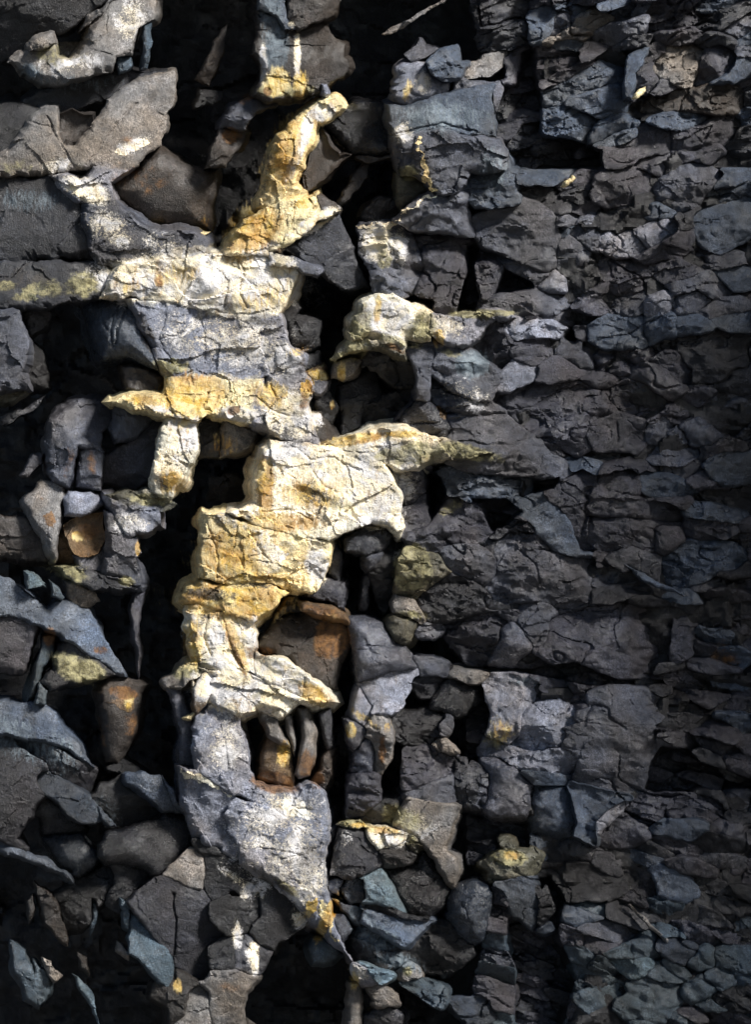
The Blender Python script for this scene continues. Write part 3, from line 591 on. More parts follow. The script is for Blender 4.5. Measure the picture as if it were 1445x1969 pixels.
ROCKS += '''
rock_bank|0|L|w|.70|.08,.05|.45|great white stained face~broadest part of the bright central mass|505,862 520,847 560,852 612,860 660,870 720,872 745,905 760,935 773,960 768,985 775,1015 765,1033 745,1010 715,1003 690,1010 665,1020 632,1038 590,1030 540,1020 500,1010 440,985 490,965 492,930 500,890
rock_block|0|L|y|.69|.05,.05|.45|honey-yellow squarish block~under the great white face|383,1000 390,985 440,995 500,1013 560,1025 600,1034 632,1042 632,1075 620,1110 598,1140 570,1135 520,1117 480,1115 420,1118 383,1110 385,1050
rock_ledge|0|L|y|.70|.0,.35|.4|dark ochre ledge~forming a step under the honey-yellow block|345,1155 360,1130 390,1120 450,1122 520,1119 553,1140 520,1170 487,1194 450,1180 400,1165
rock_block|0|L|w|.67|.1,.1|.4|cream block with a brown seam~below the dark ochre ledge|356,1166 400,1167 450,1182 487,1197 489,1245 487,1292 460,1282 415,1272 370,1274 360,1240 351,1205
rock_slab|0|L|w|.70|.05,.15|.4|cream wing~running down right from the seamed cream block|488,1292 490,1252 535,1268 580,1292 610,1315 638,1348 602,1355 560,1340 520,1318
rock_slab|0|L|w|.69|.0,.05|.4|brightest cream slab~over the slot with the ochre teeth|370,1276 415,1274 460,1284 520,1320 570,1347 598,1357 560,1362 535,1380 495,1360 460,1378 430,1360 400,1350 385,1320 420,1300 400,1292
rock_arch|7|L|n|.62|.0,.2|.25|olive-grey arched rim~over the hanging ochre leaf-shaped shard|900,1190 1000,1115 1080,1072 1200,1100 1240,1130 1140,1130 1050,1170 1000,1220 920,1215
rock_column|0|D|g|.56|.3,.0|.3|smooth grey column~left of the long pale slab|317,1320 346,1324 360,1360 373,1388 375,1478 346,1470 346,1420 333,1355
rock_shard|7|F|o|.66|.2,.1|.06|ochre leaf-shaped shard with a hole~hanging in the small arch|1075,1230 1140,1130 1200,1140 1180,1210 1090,1370 1075,1330
rock_shard|7|F|o|.62|.1,.0|.04|thin ochre sliver~left of the leaf-shaped shard|1055,1165 1072,1180 1082,1240 1076,1280
rock_shard|7|F|y|.64|.0,.2|.05|small olive-yellow flake~at the foot of the leaf-shaped shard|1015,1390 1080,1365 1055,1400
rock_slab|0|L|G|.66|.08,.05|.45|long pale slab with cracks~left of the slot with the ochre teeth|376,1378 400,1354 430,1362 460,1380 465,1420 475,1470 488,1508 535,1515 560,1522 600,1510 620,1522 632,1580 625,1600 560,1580 500,1545 440,1520 377,1480
rock_slab|0|L|G|.60|-.1,.0|.4|smooth grey bulge~left of the speckled white spur, below its seam|343,1475 377,1484 440,1522 452,1535 432,1565 462,1627 450,1655 415,1630 374,1606 363,1571 350,1523
rock_slab|0|L|G|.76|.02,.0|.45|speckled white spur~tapering down to a thin ochre tail|453,1535 500,1549 560,1584 627,1604 620,1650 622,1710 632,1755 640,1790 660,1830 678,1848 645,1815 615,1780 600,1770 570,1735 530,1700 490,1680 465,1660 462,1627 434,1565
rock_ridge|11|S|T|.60|.0,.2|.2|thin blue tail ridge~continuing the tip of the white spur|600,1400 650,1432 740,1470 860,1520 810,1547 740,1492 650,1445
rock_block|11|L|d|.58|.0,.1|.35|black block mottled white~left of the white spur's tail|0,930 90,955 200,1020 350,1110 430,1200 370,1260 280,1330 140,1330 110,1240 60,1180 0,1060
rock_slab|10|F|n|.58|.05,.1|.3|plain tan-grey plate~right of the glossy boulder, edged by cracks|945,910 1060,812 1128,850 1120,1045 1060,1040 1000,1000
rock_block|10|L|d|.58|.05,.0|.35|dark cracked block~right of the plain tan-grey plate|1062,762 1180,812 1310,900 1430,1010 1370,1080 1330,1070 1280,1020 1180,1100 1132,1030 1132,850
rock_slab|10|L|p|.58|.05,.0|.35|large dark brown slab split upright~above the tail of the teal shard|760,1050 960,1000 1130,1050 1160,1110 1150,1200 1190,1270 1250,1290 1150,1360 1160,1530 980,1480 960,1400 850,1300 740,1150
rock_block|10|L|k|.60|.05,.05|.35|dark slab speckled with white~left of the mottled black block|1162,1120 1330,1082 1445,1045 1445,1200 1330,1290 1252,1288 1160,1190
rock_block|10|L|d|.60|.05,.05|.35|blue-black block whitened on its right~near the bottom centre-left|1150,1370 1250,1300 1400,1320 1440,1400 1420,1500 1300,1480 1170,1480
rock_block|10|L|n|.58|.05,.0|.35|brown-grey block~at the bottom edge under the whitened blue-black block|1165,1500 1300,1492 1420,1512 1360,1620 1330,1830 1175,1830
rock_block|10|L|n|.58|.0,.0|.35|narrow brown-grey block~at the bottom edge, second from the crack|1050,1602 1160,1612 1170,1830 1020,1755
rock_block|10|L|b|.58|.0,.0|.35|olive brown corner block~at the bottom below the teal shard's tip|970,1485 1000,1490 1048,1600 1018,1750 950,1720 945,1600 937,1580
rock_shard|10|F|T|.62|.1,.15|.12|long teal shard~smooth and pointed at the lower left|720,1140 800,1240 880,1340 950,1420 960,1500 935,1590 850,1520 780,1440 712,1400 725,1250
rock_shard|10|F|T|.56|.1,.1|.12|small teal sliver~against the upper left of the long teal shard|665,1090 720,1130 722,1280 690,1250
rock_shard|10|F|n|.50|.0,.0|.12|dull brown point~beneath the left side of the long teal shard|650,1330 712,1402 712,1432 650,1382
boulder|10|D|d|.58|.05,.1|.35|glossy rounded dark boulder~with a soft sheen, lower left|690,740 760,690 870,660 1000,640 1060,700 1060,760 1040,820 960,900 860,930 720,900 690,850
rock_shard|10|F|U|.52|.1,.15|.12|curved blue shell~above the glossy boulder|690,405 780,390 890,410 960,510 1022,618 980,610 900,600 800,510 700,450
thin_stone|10|F|U|.55|.1,.1|.06|thin blue edge~along the right of the curved blue shell|892,405 922,450 1034,620 1024,616 930,470
rock_block|10|B|k|.42|.0,.1|.25|black rough block~under the curved blue shell|520,540 560,450 690,440 800,520 840,640 700,690 600,650
boulder|0|D|b|.47|.25,.0|.3|hanging brown stone with an orange stain~in the lower left black recess|183,1330 200,1305 247,1303 285,1315 270,1335 268,1370 262,1405 245,1440 228,1470 205,1465 198,1430 195,1380
rock_slab|7|S|U|.56|.15,.2|.3|long streaked blue slab~sloping down right at the left edge|-60,600 60,620 140,700 260,780 370,740 440,780 490,790 540,880 600,980 650,1060 705,1160 640,1145 500,1050 380,960 290,910 200,870 -60,820
rock_flake|7|F|T|.60|.1,.2|.15|pale blue chip~standing on the streaked blue slab|140,580 180,590 250,660 150,672
rock_flake|7|F|t|.60|.1,.1|.15|small pointed chip~right of the pale blue chip|270,620 355,720 340,735 290,710
rock_slab|7|L|p|.52|-.1,.0|.3|brown rough slab~at the left edge under the streaked blue slab|-60,830 0,832 200,872 160,1000 120,1140 -60,1130
rock_slab|7|L|d|.52|.05,.1|.3|mossy olive slab~under the streaked blue slab's point|330,980 400,960 520,1060 640,1147 560,1165 430,1190 270,1230 225,1190 300,1120
rock_column|7|D|t|.50|.2,.1|.2|rust-topped root-like column~left of the mossy olive slab|240,930 310,920 300,1030 230,1110 190,1260 150,1290 190,1120
rock_shard|7|F|t|.52|.1,.1|.15|teal wedge~at the foot of the root-like column|212,1190 260,1240 250,1310 192,1310
rock_slab|7|F|n|.52|.1,.1|.2|pale leaf-shaped stone~with brown banding, above a narrow point|125,190 200,110 225,65 340,100 345,150 330,260 310,420 300,520 260,480 230,380 170,300
rock_lump|7|D|G|.54|.05,.15|.2|pale bean-shaped stone~on top of the orange bowl|345,170 380,130 500,140 570,200 500,250 440,270 360,265
rock_hollow|7|C|o|.44|.1,.1|.2|orange-brown bowl~set under the pale bean-shaped stone|355,320 440,270 570,250 580,400 540,470 490,490 430,480 385,410
rock_block|7|B|o|.40|.0,.0|.2|dark rust strip~left of the orange-brown bowl|312,330 350,300 420,490 400,540 310,520
rock_lip|7|F|g|.50|.1,.1|.2|grey collar~around the lower right of the orange-brown bowl|410,490 500,492 580,410 592,450 560,580 440,550
rock_slab|7|L|G|.60|.1,.1|.3|light grey flag~cut square at its right, under the mossy cap|600,165 690,205 885,225 890,320 715,390 640,270
rock_slab|7|L|g|.58|.1,.0|.3|tall grey slab ending in a point~below the light grey flag|580,240 640,272 713,392 745,505 780,670 680,643 570,583 590,420
rock_flake|7|F|G|.58|.1,.1|.2|small grey tab~right of the tall pointed slab|717,392 760,385 780,470 747,503
cap_rock|7|L|m|.62|.0,.3|.25|mossy cap~over the light grey flag, at the foot of the pale column|590,152 700,135 830,130 900,165 980,200 900,235 690,202
rock_ridge|7|L|d|.56|.0,.3|.25|dark mossy ridge~under the tall pointed grey slab|310,550 430,555 560,600 680,648 760,670 640,668 520,672 420,640
rock_lump|7|R|n|.52|.1,.0|.2|brown crumbling lump~hanging beneath the dark mossy ridge|370,720 370,640 440,650 520,690 550,740 480,780 420,770
rock_column|7|D|p|.42|.15,.0|.15|slender upright splinter~standing alone in the black hollow|720,790 750,690 800,690 780,790 760,930 780,1050 770,1160 760,1000 735,900
rock_bank|7|L|b|.42|-.1,.0|.3|dark brown bank~at the left edge under the leaf-shaped stone|-60,260 150,290 230,400 260,510 -60,490
rock_block|8|B|b|.56|.1,.05|.35|big brown block with an orange-rust corner~in the notch of the cream mass|120,1000 210,900 250,830 380,800 560,830 630,860 655,970 600,1080 580,1230 480,1210 350,1110 230,1040
rock_lip|8|S|o|.63|.0,.2|.25|rusty layered lip~over the big brown block|360,740 470,760 610,810 640,870 560,840 370,790
rock_block|8|B|k|.42|.1,-.2|.25|black roof wedge~between the ochre ledge and the big brown block|205,890 290,720 360,720 375,798 250,828
rock_slab|8|D|g|.57|.2,.1|.35|grey folded slab~sloping down right from the rusty lip|620,820 720,820 830,880 900,980 950,1020 1020,1110 880,1120 780,1160 690,1190 660,1000
rock_slab|8|F|G|.52|.1,.1|.25|smooth light grey quarter~under the grey folded slab|690,1192 860,1132 1025,1120 920,1250 840,1370 760,1300
rock_lump|8|D|G|.54|.1,.1|.2|grey almond-shaped stone~left of the smooth light grey quarter|652,1360 690,1210 770,1330 730,1400 705,1440 650,1400
rock_flake|8|F|g|.47|.1,.2|.15|bluish flake~at the top of the dark group right of the grey quarter|1000,1060 1170,1092 1160,1150 1050,1150
rock_block|8|B|d|.42|.1,.0|.2|dark four-sided stone~under the bluish flake|1010,1160 1150,1150 1130,1230 1060,1270 1000,1200
boulder|8|D|k|.44|.1,.2|.25|dark domed stone~right of the four-sided stone, in deep shade|1150,1210 1220,1162 1330,1220 1370,1310 1230,1380 1120,1340
rock_flake|8|B|n|.50|.0,.2|.15|pale tan square stone~on top of the dark domed stone|1215,1110 1300,1130 1360,1150 1300,1190 1220,1160
rock_flake|8|F|g|.46|.2,.1|.1|pointed grey chip~below the dark domed stone|1100,1440 1150,1350 1200,1380 1160,1440
rock_block|8|D|d|.48|-.2,.0|.25|dark grey wall~left inside the arched hole in the white mass|520,480 560,410 600,470 590,640 530,600
boulder|8|D|d|.54|.1,.2|.25|dark rounded keystone~at the top of the arched hole|610,400 700,330 800,340 860,350 820,430 780,480 620,470
pebble|8|D|g|.48|.1,.1|.15|round grey pebble~wedged in the arched hole under the keystone|720,540 770,470 830,480 800,540 750,560
rock_block|8|R|k|.44|.1,.0|.25|black right wall~of the arched hole|830,482 940,400 910,590 880,740 830,830 780,700 750,590
rock_column|8|D|d|.38|.1,.0|.15|dim upright peg~standing inside the arched hole|690,800 720,600 755,592 740,800
rock_slab|8|B|p|.56|.1,.1|.3|grey shoulder~left of the arched hole's foot under the honey block|500,620 610,640 620,800 560,750 410,710
rock_block|8|R|p|.56|.1,.0|.3|dark violet block~right of the great white face|862,-10 1050,-10 1040,130 1000,200 930,220 940,160 870,80
rock_block|8|B|p|.50|.2,.0|.25|pointed dark block~under the dark violet block|932,222 1000,205 1040,135 1075,260 1070,320 950,340
rock_slab|8|R|m|.57|-.1,.1|.35|olive-grey crumpled slab~right of the arched hole|910,510 960,440 1080,472 1200,582 1080,660 1000,730 885,690 900,600
rock_slab|8|R|p|.54|.0,.1|.3|dark grey crumpled slab~above the olive-grey slab|935,372 1100,330 1250,180 1390,270 1400,350 1290,420 1160,430 1080,468 980,420
rock_block|8|R|g|.53|.05,.1|.3|rounded grey cube~between the crumpled slabs and the big quadrangle|1170,432 1280,422 1400,520 1440,600 1380,640 1280,600 1200,560
rock_block|8|R|d|.56|.0,.1|.3|broad dark rumpled block~under the rounded grey cube|1010,728 1085,660 1200,584 1290,602 1380,700 1310,780 1230,830 1070,850
rock_block|8|B|n|.52|.0,.1|.25|brownish step~under the olive-grey crumpled slab|870,760 890,712 1005,732 1065,850 960,830
rock_lump|8|D|m|.52|.0,.2|.2|olive moss-tinted lump~at the bottom of the olive-grey slab's foot|860,880 930,812 1010,840 1000,915 940,960 900,960
rock_flake|8|S|g|.50|.0,.1|.15|low grey tongue~right of the moss-tinted lump|1002,915 1060,870 1150,890 1100,925 1050,930
rock_block|8|R|p|.50|.0,.0|.3|dark wide block~above the long diagonal black crack|1180,880 1300,850 1445,860 1480,950 1400,1080 1270,1020
rock_slab|0|S|u|.54|.05,.1|.3|blue stepped slab~below the wide pointed grey slab|835,906 900,914 985,916 1024,920 1024,948 985,957 900,958 865,930
rock_slab|9|F|U|.52|.2,.15|.2|bright blue curved facet~on the shoulder of the big round end|285,180 330,135 450,210 510,280 560,450 480,420 430,310 300,215
rock_slab|9|R|g|.56|.1,.0|.3|big grey quadrangle~with a squared lower corner, right of the centre|100,620 170,520 225,375 350,400 430,440 570,460 580,520 530,700 470,700 350,660 180,640
rock_flake|9|S|p|.50|.3,.0|.2|dark curved rind~wrapping the right of the blue curved facet|450,110 530,160 610,250 590,430 562,380 520,250 440,150
rock_slab|9|S|p|.46|.0,.1|.2|smooth brown flag~right of the dark curved rind|620,250 850,250 1030,280 950,300 940,440 840,400 700,380 620,370
rock_slab|9|S|p|.48|.0,.2|.2|layered brown slab~above the smooth brown flag|480,110 600,60 700,110 770,130 880,190 1020,210 1030,278 850,245 640,242 560,160
rock_lump|9|D|p|.52|.1,.1|.15|upright loaf-shaped stone~at the right end of the smooth brown flag|950,310 1000,285 1040,380 1010,420 960,420
rock_block|9|F|g|.50|.0,.1|.2|small grey trapezoid~below the smooth brown flag|780,468 840,400 945,440 945,560 870,530
thin_stone|9|F|U|.54|.1,.3|.08|long blue blade~slanting down right under the grey trapezoid|785,475 900,540 1000,600 1100,650 990,612 870,552
rock_slab|9|S|u|.50|.0,.1|.2|arched slate slab~by the right edge at mid height|1010,560 1030,450 1110,420 1230,420 1370,420 1360,480 1250,490 1190,550 1030,562
rock_slab|9|B|p|.54|.0,.0|.3|long dark slab with a pointed keel~above the diagonal black crack at the right|420,780 600,750 850,742 1050,757 1030,900 1020,960 900,960 880,1030 770,1065 560,980 420,940 430,850
rock_block|9|B|g|.52|-.1,.1|.2|grey angular stone~at the left end of the keeled dark slab|340,690 400,700 380,880 315,820
boulder|9|D|g|.56|.0,.2|.25|half-round grey stone~above the left part of the diagonal crack|100,1000 180,830 240,820 260,900 180,1002
rock_block|9|B|p|.50|.1,.0|.2|narrow upright block~at the right end of the keeled dark slab|1052,762 1100,772 1080,950 1032,958
rock_block|9|B|G|.59|.0,.1|.3|light grey upright block~under the left start of the diagonal crack|120,1250 140,1070 220,1090 300,1100 280,1190 240,1300 220,1370 130,1340 110,1290
rock_slab|9|R|G|.57|.0,.1|.25|light grey broken slab~right of the light grey upright block|290,1250 380,1225 460,1210 540,1300 470,1370 330,1420 280,1410 300,1330
rock_slab|12|F|g|.52|.0,.1|.25|slate-grey flag~on top of the great rounded slab|545,88 620,70 695,95 700,-50 910,-20 920,60 890,115 740,122
boulder|12|F|g|.56|.1,.05|.35|great rounded grey slab~in the right half below the diagonal crack|480,130 620,110 740,127 890,122 890,220 980,230 930,300 890,440 700,430 560,400 620,290 560,180
rock_slab|12|R|G|.56|.0,.05|.25|pale crumpled slab~left of the great rounded slab|100,210 240,262 380,292 510,282 490,368 330,348 200,290
rock_slab|12|F|u|.56|.0,.1|.2|blue triangle~under the pale crumpled slab|310,352 485,372 485,430 370,410
boulder|12|D|g|.56|.05,.1|.3|bullet-shaped grey stone~pointing upward, lower centre right|120,560 130,370 160,290 230,340 290,420 290,570 230,580
rock_block|12|B|g|.52|.0,.1|.25|blue-grey angular stone~left of the bullet-shaped stone|0,340 70,370 75,450 40,555 -50,540 -30,430
boulder|12|D|u|.54|-.05,.1|.3|big smooth violet-blue stone~under the blue triangle|325,600 360,430 480,420 540,482 550,620 440,660 350,640
rock_slab|12|C|u|.57|.1,.15|.2|fan-shaped slate shell~joined to the right of the smooth violet stone|520,432 600,440 720,480 800,492 700,570 650,640 640,700 590,640 552,560
rock_strip|12|D|G|.59|.2,.1|.12|pale rolled rim~on the right edge of the fan-shaped shell|650,680 650,610 720,542 800,497 805,530 720,610
rock_slab|12|F|p|.50|.1,.0|.2|smooth brown slab~right of the pale rolled rim|662,690 800,570 850,620 840,700 740,712
rock_slab|12|S|p|.50|.0,.1|.2|long brick-like slab~trailing right of the fan-shaped shell|805,542 930,480 1100,490 1240,520 1250,580 1100,600 850,592
rock_flake|12|F|u|.53|.0,.1|.15|blue oblong plate~set under the brick-like slab|985,640 1000,592 1170,602 1150,660
boulder|12|R|m|.56|.0,.3|.25|yellow mossy knob~alone in the dark, lower right of centre|110,820 170,760 250,762 330,770 300,850 240,890 190,890
rock_lump|12|R|m|.50|.0,.3|.2|dim mossy crest~just above the yellow mossy knob|160,680 240,690 245,742 200,758 165,730
boulder|11|D|u|.56|.05,.1|.3|dark oval stone~at the lower right of centre, right of the blue plate|1270,1040 1340,1020 1395,1060 1390,1220 1330,1320 1260,1300 1210,1220 1230,1100
rock_shard|12|F|u|.53|.15,.0|.12|blue-black spearhead~pointing down below the yellow mossy knob|220,910 260,890 300,960 360,1000 350,1140 330,1165 290,1060
rock_shard|12|B|d|.50|.2,.0|.12|brown triangular shard~against the right of the spearhead|362,1000 400,930 450,1060 370,1150
rock_flake|12|F|u|.52|.0,.1|.12|blue chip~under the point of the spearhead|350,1165 420,1120 445,1160 390,1185
rock_flake|12|D|g|.52|.0,.2|.12|rounded grey flake~upper end of the row of slanting flakes|510,742 560,725 640,762 640,800 560,790
rock_flake|12|F|g|.50|.0,.1|.12|second grey flake~in the row of slanting flakes|642,772 740,820 770,880 680,850
rock_flake|12|S|p|.47|.0,.1|.12|brown slanting flake~between the grey flakes and the blue petal|790,842 900,870 950,960 860,940
rock_flake|12|F|U|.50|.1,.2|.12|blue petal-shaped flake~lower end of the row of slanting flakes|960,850 1060,900 1140,990 1000,950
boulder|12|F|d|.46|-.1,.1|.25|wide smooth dark slab~under the row of slanting flakes|440,820 500,812 560,810 700,880 800,920 760,960 520,980 430,900
rock_flake|12|F|T|.50|.0,.2|.12|bright teal chip~upper left of the bottom right heap|800,1310 900,1320 920,1360 860,1380
rock_slab|12|F|t|.52|.0,.1|.15|large teal-grey slab~lowest big stone of the bottom right heap|910,1420 1040,1450 1000,1550 940,1640 760,1520 870,1500
rock_flake|12|F|t|.50|.0,.1|.12|teal oblong~left of the large teal-grey slab|610,1500 760,1470 770,1500 640,1560
pebble|12|D|t|.53|.0,.2|.12|pale teal oval pebble~right of the large teal-grey slab|1130,1460 1200,1430 1240,1450 1200,1490 1140,1490
pebble|12|D|t|.52|.0,.2|.12|teal bean pebble~top right of the bottom heap|1160,1300 1220,1270 1240,1310 1180,1330
rock_slab|12|S|t|.50|.0,.1|.15|long teal flag~at the right edge of the bottom heap|1270,1290 1310,1270 1480,1290 1480,1340 1300,1320
rock_flake|12|F|u|.50|.0,.2|.12|blue lozenge~at the top of the bottom right heap|1020,1240 1090,1240 1140,1290 1050,1280
rock_flake|12|F|t|.50|.0,.2|.12|teal wedge flake~above the bright teal chip|780,1280 910,1240 890,1290 800,1300
rock_flake|12|F|t|.50|.0,.1|.12|dark teal flake~between the bright teal chip and the oval pebble|940,1370 1020,1350 1090,1400 960,1410
rock_flake|12|F|t|.50|.0,.1|.12|teal three-sided flake~right of the pale oval pebble|1250,1412 1290,1380 1310,1450
rock_slab|12|S|d|.50|.0,.1|.15|grey-green flag~at the right edge near the bottom|1300,1490 1480,1480 1480,1540 1340,1530
rock_block|11|B|o|.52|.1,.0|.3|rust-orange tooth~broad, at the front of the dark slot|130,420 150,350 190,200 250,190 310,240 330,400 330,500 250,470
rock_shard|11|F|n|.56|.1,.0|.12|tan slanting strut~above the rust-orange tooth|140,30 190,60 240,100 265,190 310,250 250,230 190,160
rock_shard|11|D|n|.53|.1,.0|.1|thin hanging tan finger~middle of the dark slot|280,75 310,75 330,160 340,210 335,300 312,210
rock_column|11|D|n|.56|.15,.0|.2|tan-brown jointed post~right side of the dark slot|360,40 400,40 450,170 440,260 410,400 360,420 340,400 370,270 385,180
rock_column|11|D|d|.46|.1,.0|.2|dark upper post~right of the tan-brown jointed post|470,60 540,30 550,250 520,270 490,170
rock_column|11|B|b|.44|.1,.0|.2|brown lower post~standing below the dark upper post|520,272 560,260 540,350 500,480 420,450 480,380
rock_column|11|D|g|.54|.1,.0|.2|grey column head~cracked across, with an ochre cream spot|605,90 650,90 715,130 750,150 700,240 665,280 625,210
rock_column|11|D|g|.52|.05,.0|.2|grey column shaft~middle drum under the cracked head|665,282 755,205 785,270 770,390 650,390
rock_column|11|B|p|.54|.05,.05|.25|dark violet column base~squared foot under the column shaft|640,402 770,395 805,420 810,540 770,575 700,635 625,650
rock_column|11|B|n|.55|.15,.0|.2|tan-streaked pillar~right of the grey column, ending in a blunt point|780,70 830,75 885,120 870,210 850,330 820,400 790,400 790,290 765,160
rock_flake|11|F|G|.55|.0,.1|.15|pale grey cap~on top of the tan-streaked pillar|780,0 880,0 830,68 775,58
rock_block|11|R|p|.52|.05,.1|.3|brown-violet faceted mass~right of the tan-streaked pillar|940,260 1060,240 1140,270 1225,300 1220,390 1150,420 1060,450 1000,480 950,470 930,380
rock_block|11|R|d|.50|.1,.0|.25|dark squared block~right of the brown-violet mass|1240,310 1300,350 1380,400 1340,600 1250,578 1230,440
rock_block|11|B|g|.54|.0,.1|.3|grey wedge block~under the brown-violet mass|960,520 1080,460 1222,402 1230,540 1190,568 1110,558 985,590
rock_slab|11|L|n|.57|.1,.0|.3|tan slab with a long tail~dropping to a point, lower centre right|920,605 970,535 1100,562 1250,582 1190,740 1160,800 1230,870 1225,1050 1190,1010 1100,850 1010,750 890,690
rock_block|11|B|k|.48|.0,.1|.25|black hooded block~above the small cream shelf|700,640 850,540 930,540 970,600 900,680 800,640
rock_block|11|B|k|.42|.0,-.1|.25|black lintel~right of the pale grey cap|860,90 1100,60 1180,70 1130,200 1050,230 900,220
rock_flake|11|F|g|.47|.2,.1|.1|grey folded chip~at the end of the black lintel|1140,130 1195,80 1160,190
rock_flake|11|B|n|.48|.0,.2|.12|small tan crust~above the right of the brown-violet mass|1130,230 1160,210 1230,290 1150,270
rock_ledge|11|L|w|.60|.0,.3|.25|small cream shelf~alone among dark blocks, lower centre|740,700 850,700 970,740 900,790 800,810
rock_ledge|11|L|m|.58|.0,.3|.2|mossy rim~left of the small cream shelf, over the hooded cap|580,680 700,660 750,700 640,692
rock_lump|11|R|m|.58|.1,.1|.2|mossy end~right of the small cream shelf|942,742 1020,762 1010,840 985,825 905,790
rock_block|11|B|p|.62|.1,.0|.3|slate hood~bell-shaped dark cap left of the small cream shelf|540,960 570,800 600,710 690,700 740,740 800,810 835,910 700,965 620,980
rock_block|11|R|b|.58|.0,.0|.25|dark brown knob~tucked under the small cream shelf|807,812 860,790 950,782 1010,835 990,900 840,910
boulder|11|D|k|.50|.1,.1|.3|black rounded boulder~right of the blue wedge, lower centre|840,930 990,900 1040,810 1110,850 1170,1000 1150,1140 1060,1200 960,1180 900,1050
rock_slab|11|F|T|.58|.1,.1|.2|pale blue wedge~leaning left of the black rounded boulder|740,950 820,940 880,1040 960,1180 860,1130 745,1110
rock_block|11|B|U|.58|.0,.0|.3|blue pointed plate~aimed downward under the pale blue wedge|735,1160 850,1150 980,1200 1090,1217 950,1365 850,1320 740,1240
rock_ridge|11|S|d|.60|.0,.3|.15|dark thin ridge~dividing the pale wedge from the blue pointed plate|750,1112 860,1140 960,1180 1100,1215 1000,1208 860,1185 750,1150
rock_block|11|B|u|.52|.0,.1|.25|deep blue block~left of the pale blue wedge|592,1040 640,982 730,980 735,1100 640,1130
rock_block|11|B|G|.54|.0,.1|.2|whitish small block~beside the white spur, left of the deep blue block|510,1000 600,990 580,1070 540,1060
rock_flake|11|F|g|.52|.0,.1|.2|grey sliver~under the deep blue block|540,1090 640,1132 720,1152 700,1240 650,1210
rock_lump|11|D|g|.54|.0,.1|.2|grey-blue wedge stone~right of the white spur's ochre tail|550,1180 610,1180 660,1270 650,1340 590,1320 540,1210
rock_block|11|R|k|.50|.0,.0|.25|black crumpled base~beneath the blue pointed plate|670,1250 740,1240 950,1370 920,1480 800,1480 640,1420 600,1340
pebble|11|D|t|.46|.0,.1|.2|dim teal loaf~in the dark left of the thin blue tail ridge|410,1370 430,1300 560,1330 600,1400 540,1440 440,1450
rock_block|11|B|G|.58|.1,.05|.2|pale tan block~below the thin blue tail ridge near the bottom|655,1440 740,1480 780,1560 740,1560 670,1540 650,1500
rock_column|11|D|n|.50|.1,.0|.2|grey-brown stub~at the bottom edge under the pale tan block|640,1560 700,1560 710,1700 700,1830 630,1830 630,1650
rock_shard|11|F|n|.52|.0,.1|.12|tan pennant~right of the pale tan block near the bottom|780,1580 850,1620 870,1680 820,1682
rock_lump|11|D|g|.50|.0,.1|.2|grey rounded stub~at the bottom edge under the tan pennant|780,1740 860,1700 890,1750 880,1830 780,1830
rock_slab|11|S|t|.52|.0,.2|.2|blue-tan slope~at the bottom right of the thin tail ridge|980,1550 1060,1570 1150,1600 1165,1680 1100,1650 1020,1600
rock_lump|11|B|n|.52|.0,.1|.15|small tan knob~above the blue-tan slope|920,1500 960,1460 1020,1470 960,1540
rock_block|11|B|u|.47|.0,.1|.2|dim blue block~near the bottom, right of the blue-tan slope|1210,1660 1340,1660 1370,1760 1320,1750
rock_block|11|R|k|.46|.0,.0|.25|dark broken mass~left below the dark oval stone|960,1370 1090,1230 1210,1220 1260,1310 1290,1400 1200,1480 1050,1480
rock_block|11|L|g|.60|.0,.05|.3|white-crusted block~left of the bottom black cave|-5,1320 100,1310 150,1420 160,1500 100,1520 0,1480
rock_slab|10|S|U|.52|.15,.2|.25|long slaty ramp~running down right at the lower left edge|-60,-10 230,0 330,120 480,330 520,360 420,300 250,220 80,190 -60,160
rock_slab|10|R|p|.48|.0,.0|.25|brown blocky ledge~under the long slaty ramp|120,240 250,230 420,310 540,370 500,510 400,430 280,330
rock_slab|10|S|p|.50|-.05,.05|.25|fan of brown strata~at the lower left edge|-60,240 100,270 220,340 160,450 150,600 80,760 -60,790
rock_slab|10|S|u|.52|.0,.2|.2|grey-blue slope~right of the brown strata fan|210,400 300,440 460,500 530,590 450,590 380,550 260,460
thin_stone|10|F|u|.54|.1,.1|.08|short blue-grey blade~at the lower end of the grey-blue slope|530,570 590,630 640,690 600,690 560,640
rock_lump|10|D|u|.42|.1,.0|.2|dim blue tongue~in the dark lower left hollow|240,740 330,760 410,850 390,930 330,890 260,800
rock_lump|10|D|d|.40|.1,.0|.2|dark slanted tongue~above the dim blue tongue|200,600 260,560 310,700 240,735
rock_ridge|10|S|U|.52|.0,.4|.15|long blue edge~crossing the lower left shadow|-60,745 0,770 100,820 250,880 350,950 400,1000 300,935 150,875 -60,800
rock_shard|10|B|b|.50|.1,.0|.12|tan-brown leaf shard~standing at the lower left|190,1000 260,1060 320,1150 350,1240 370,1350 330,1320 250,1230 220,1100
rock_shard|10|F|b|.44|.1,.0|.1|narrow brown shard~left of the tan-brown leaf shard|150,1110 180,1070 190,1150 160,1230
rock_slab|10|S|t|.44|.25,.0|.15|deep green slate leaf~at the bottom left|60,1330 130,1380 180,1500 205,1690 140,1650 80,1500
rock_slab|10|S|t|.40|.1,.0|.15|dim green slate leaf~right of the deep green leaf|182,1430 260,1500 270,1620 212,1690
rock_shard|10|B|n|.44|.1,.1|.1|small tan chip~right of the dim green leaf|230,1420 280,1440 340,1520 300,1560 260,1500
thin_stone|10|F|T|.47|.15,.0|.08|curved teal blade~rising from the bottom edge|400,1510 470,1570 520,1640 560,1830 500,1680 440,1600
rock_shard|10|B|b|.42|.1,.0|.1|faint brown tooth~above the curved teal blade|430,1390 480,1420 490,1520 450,1480
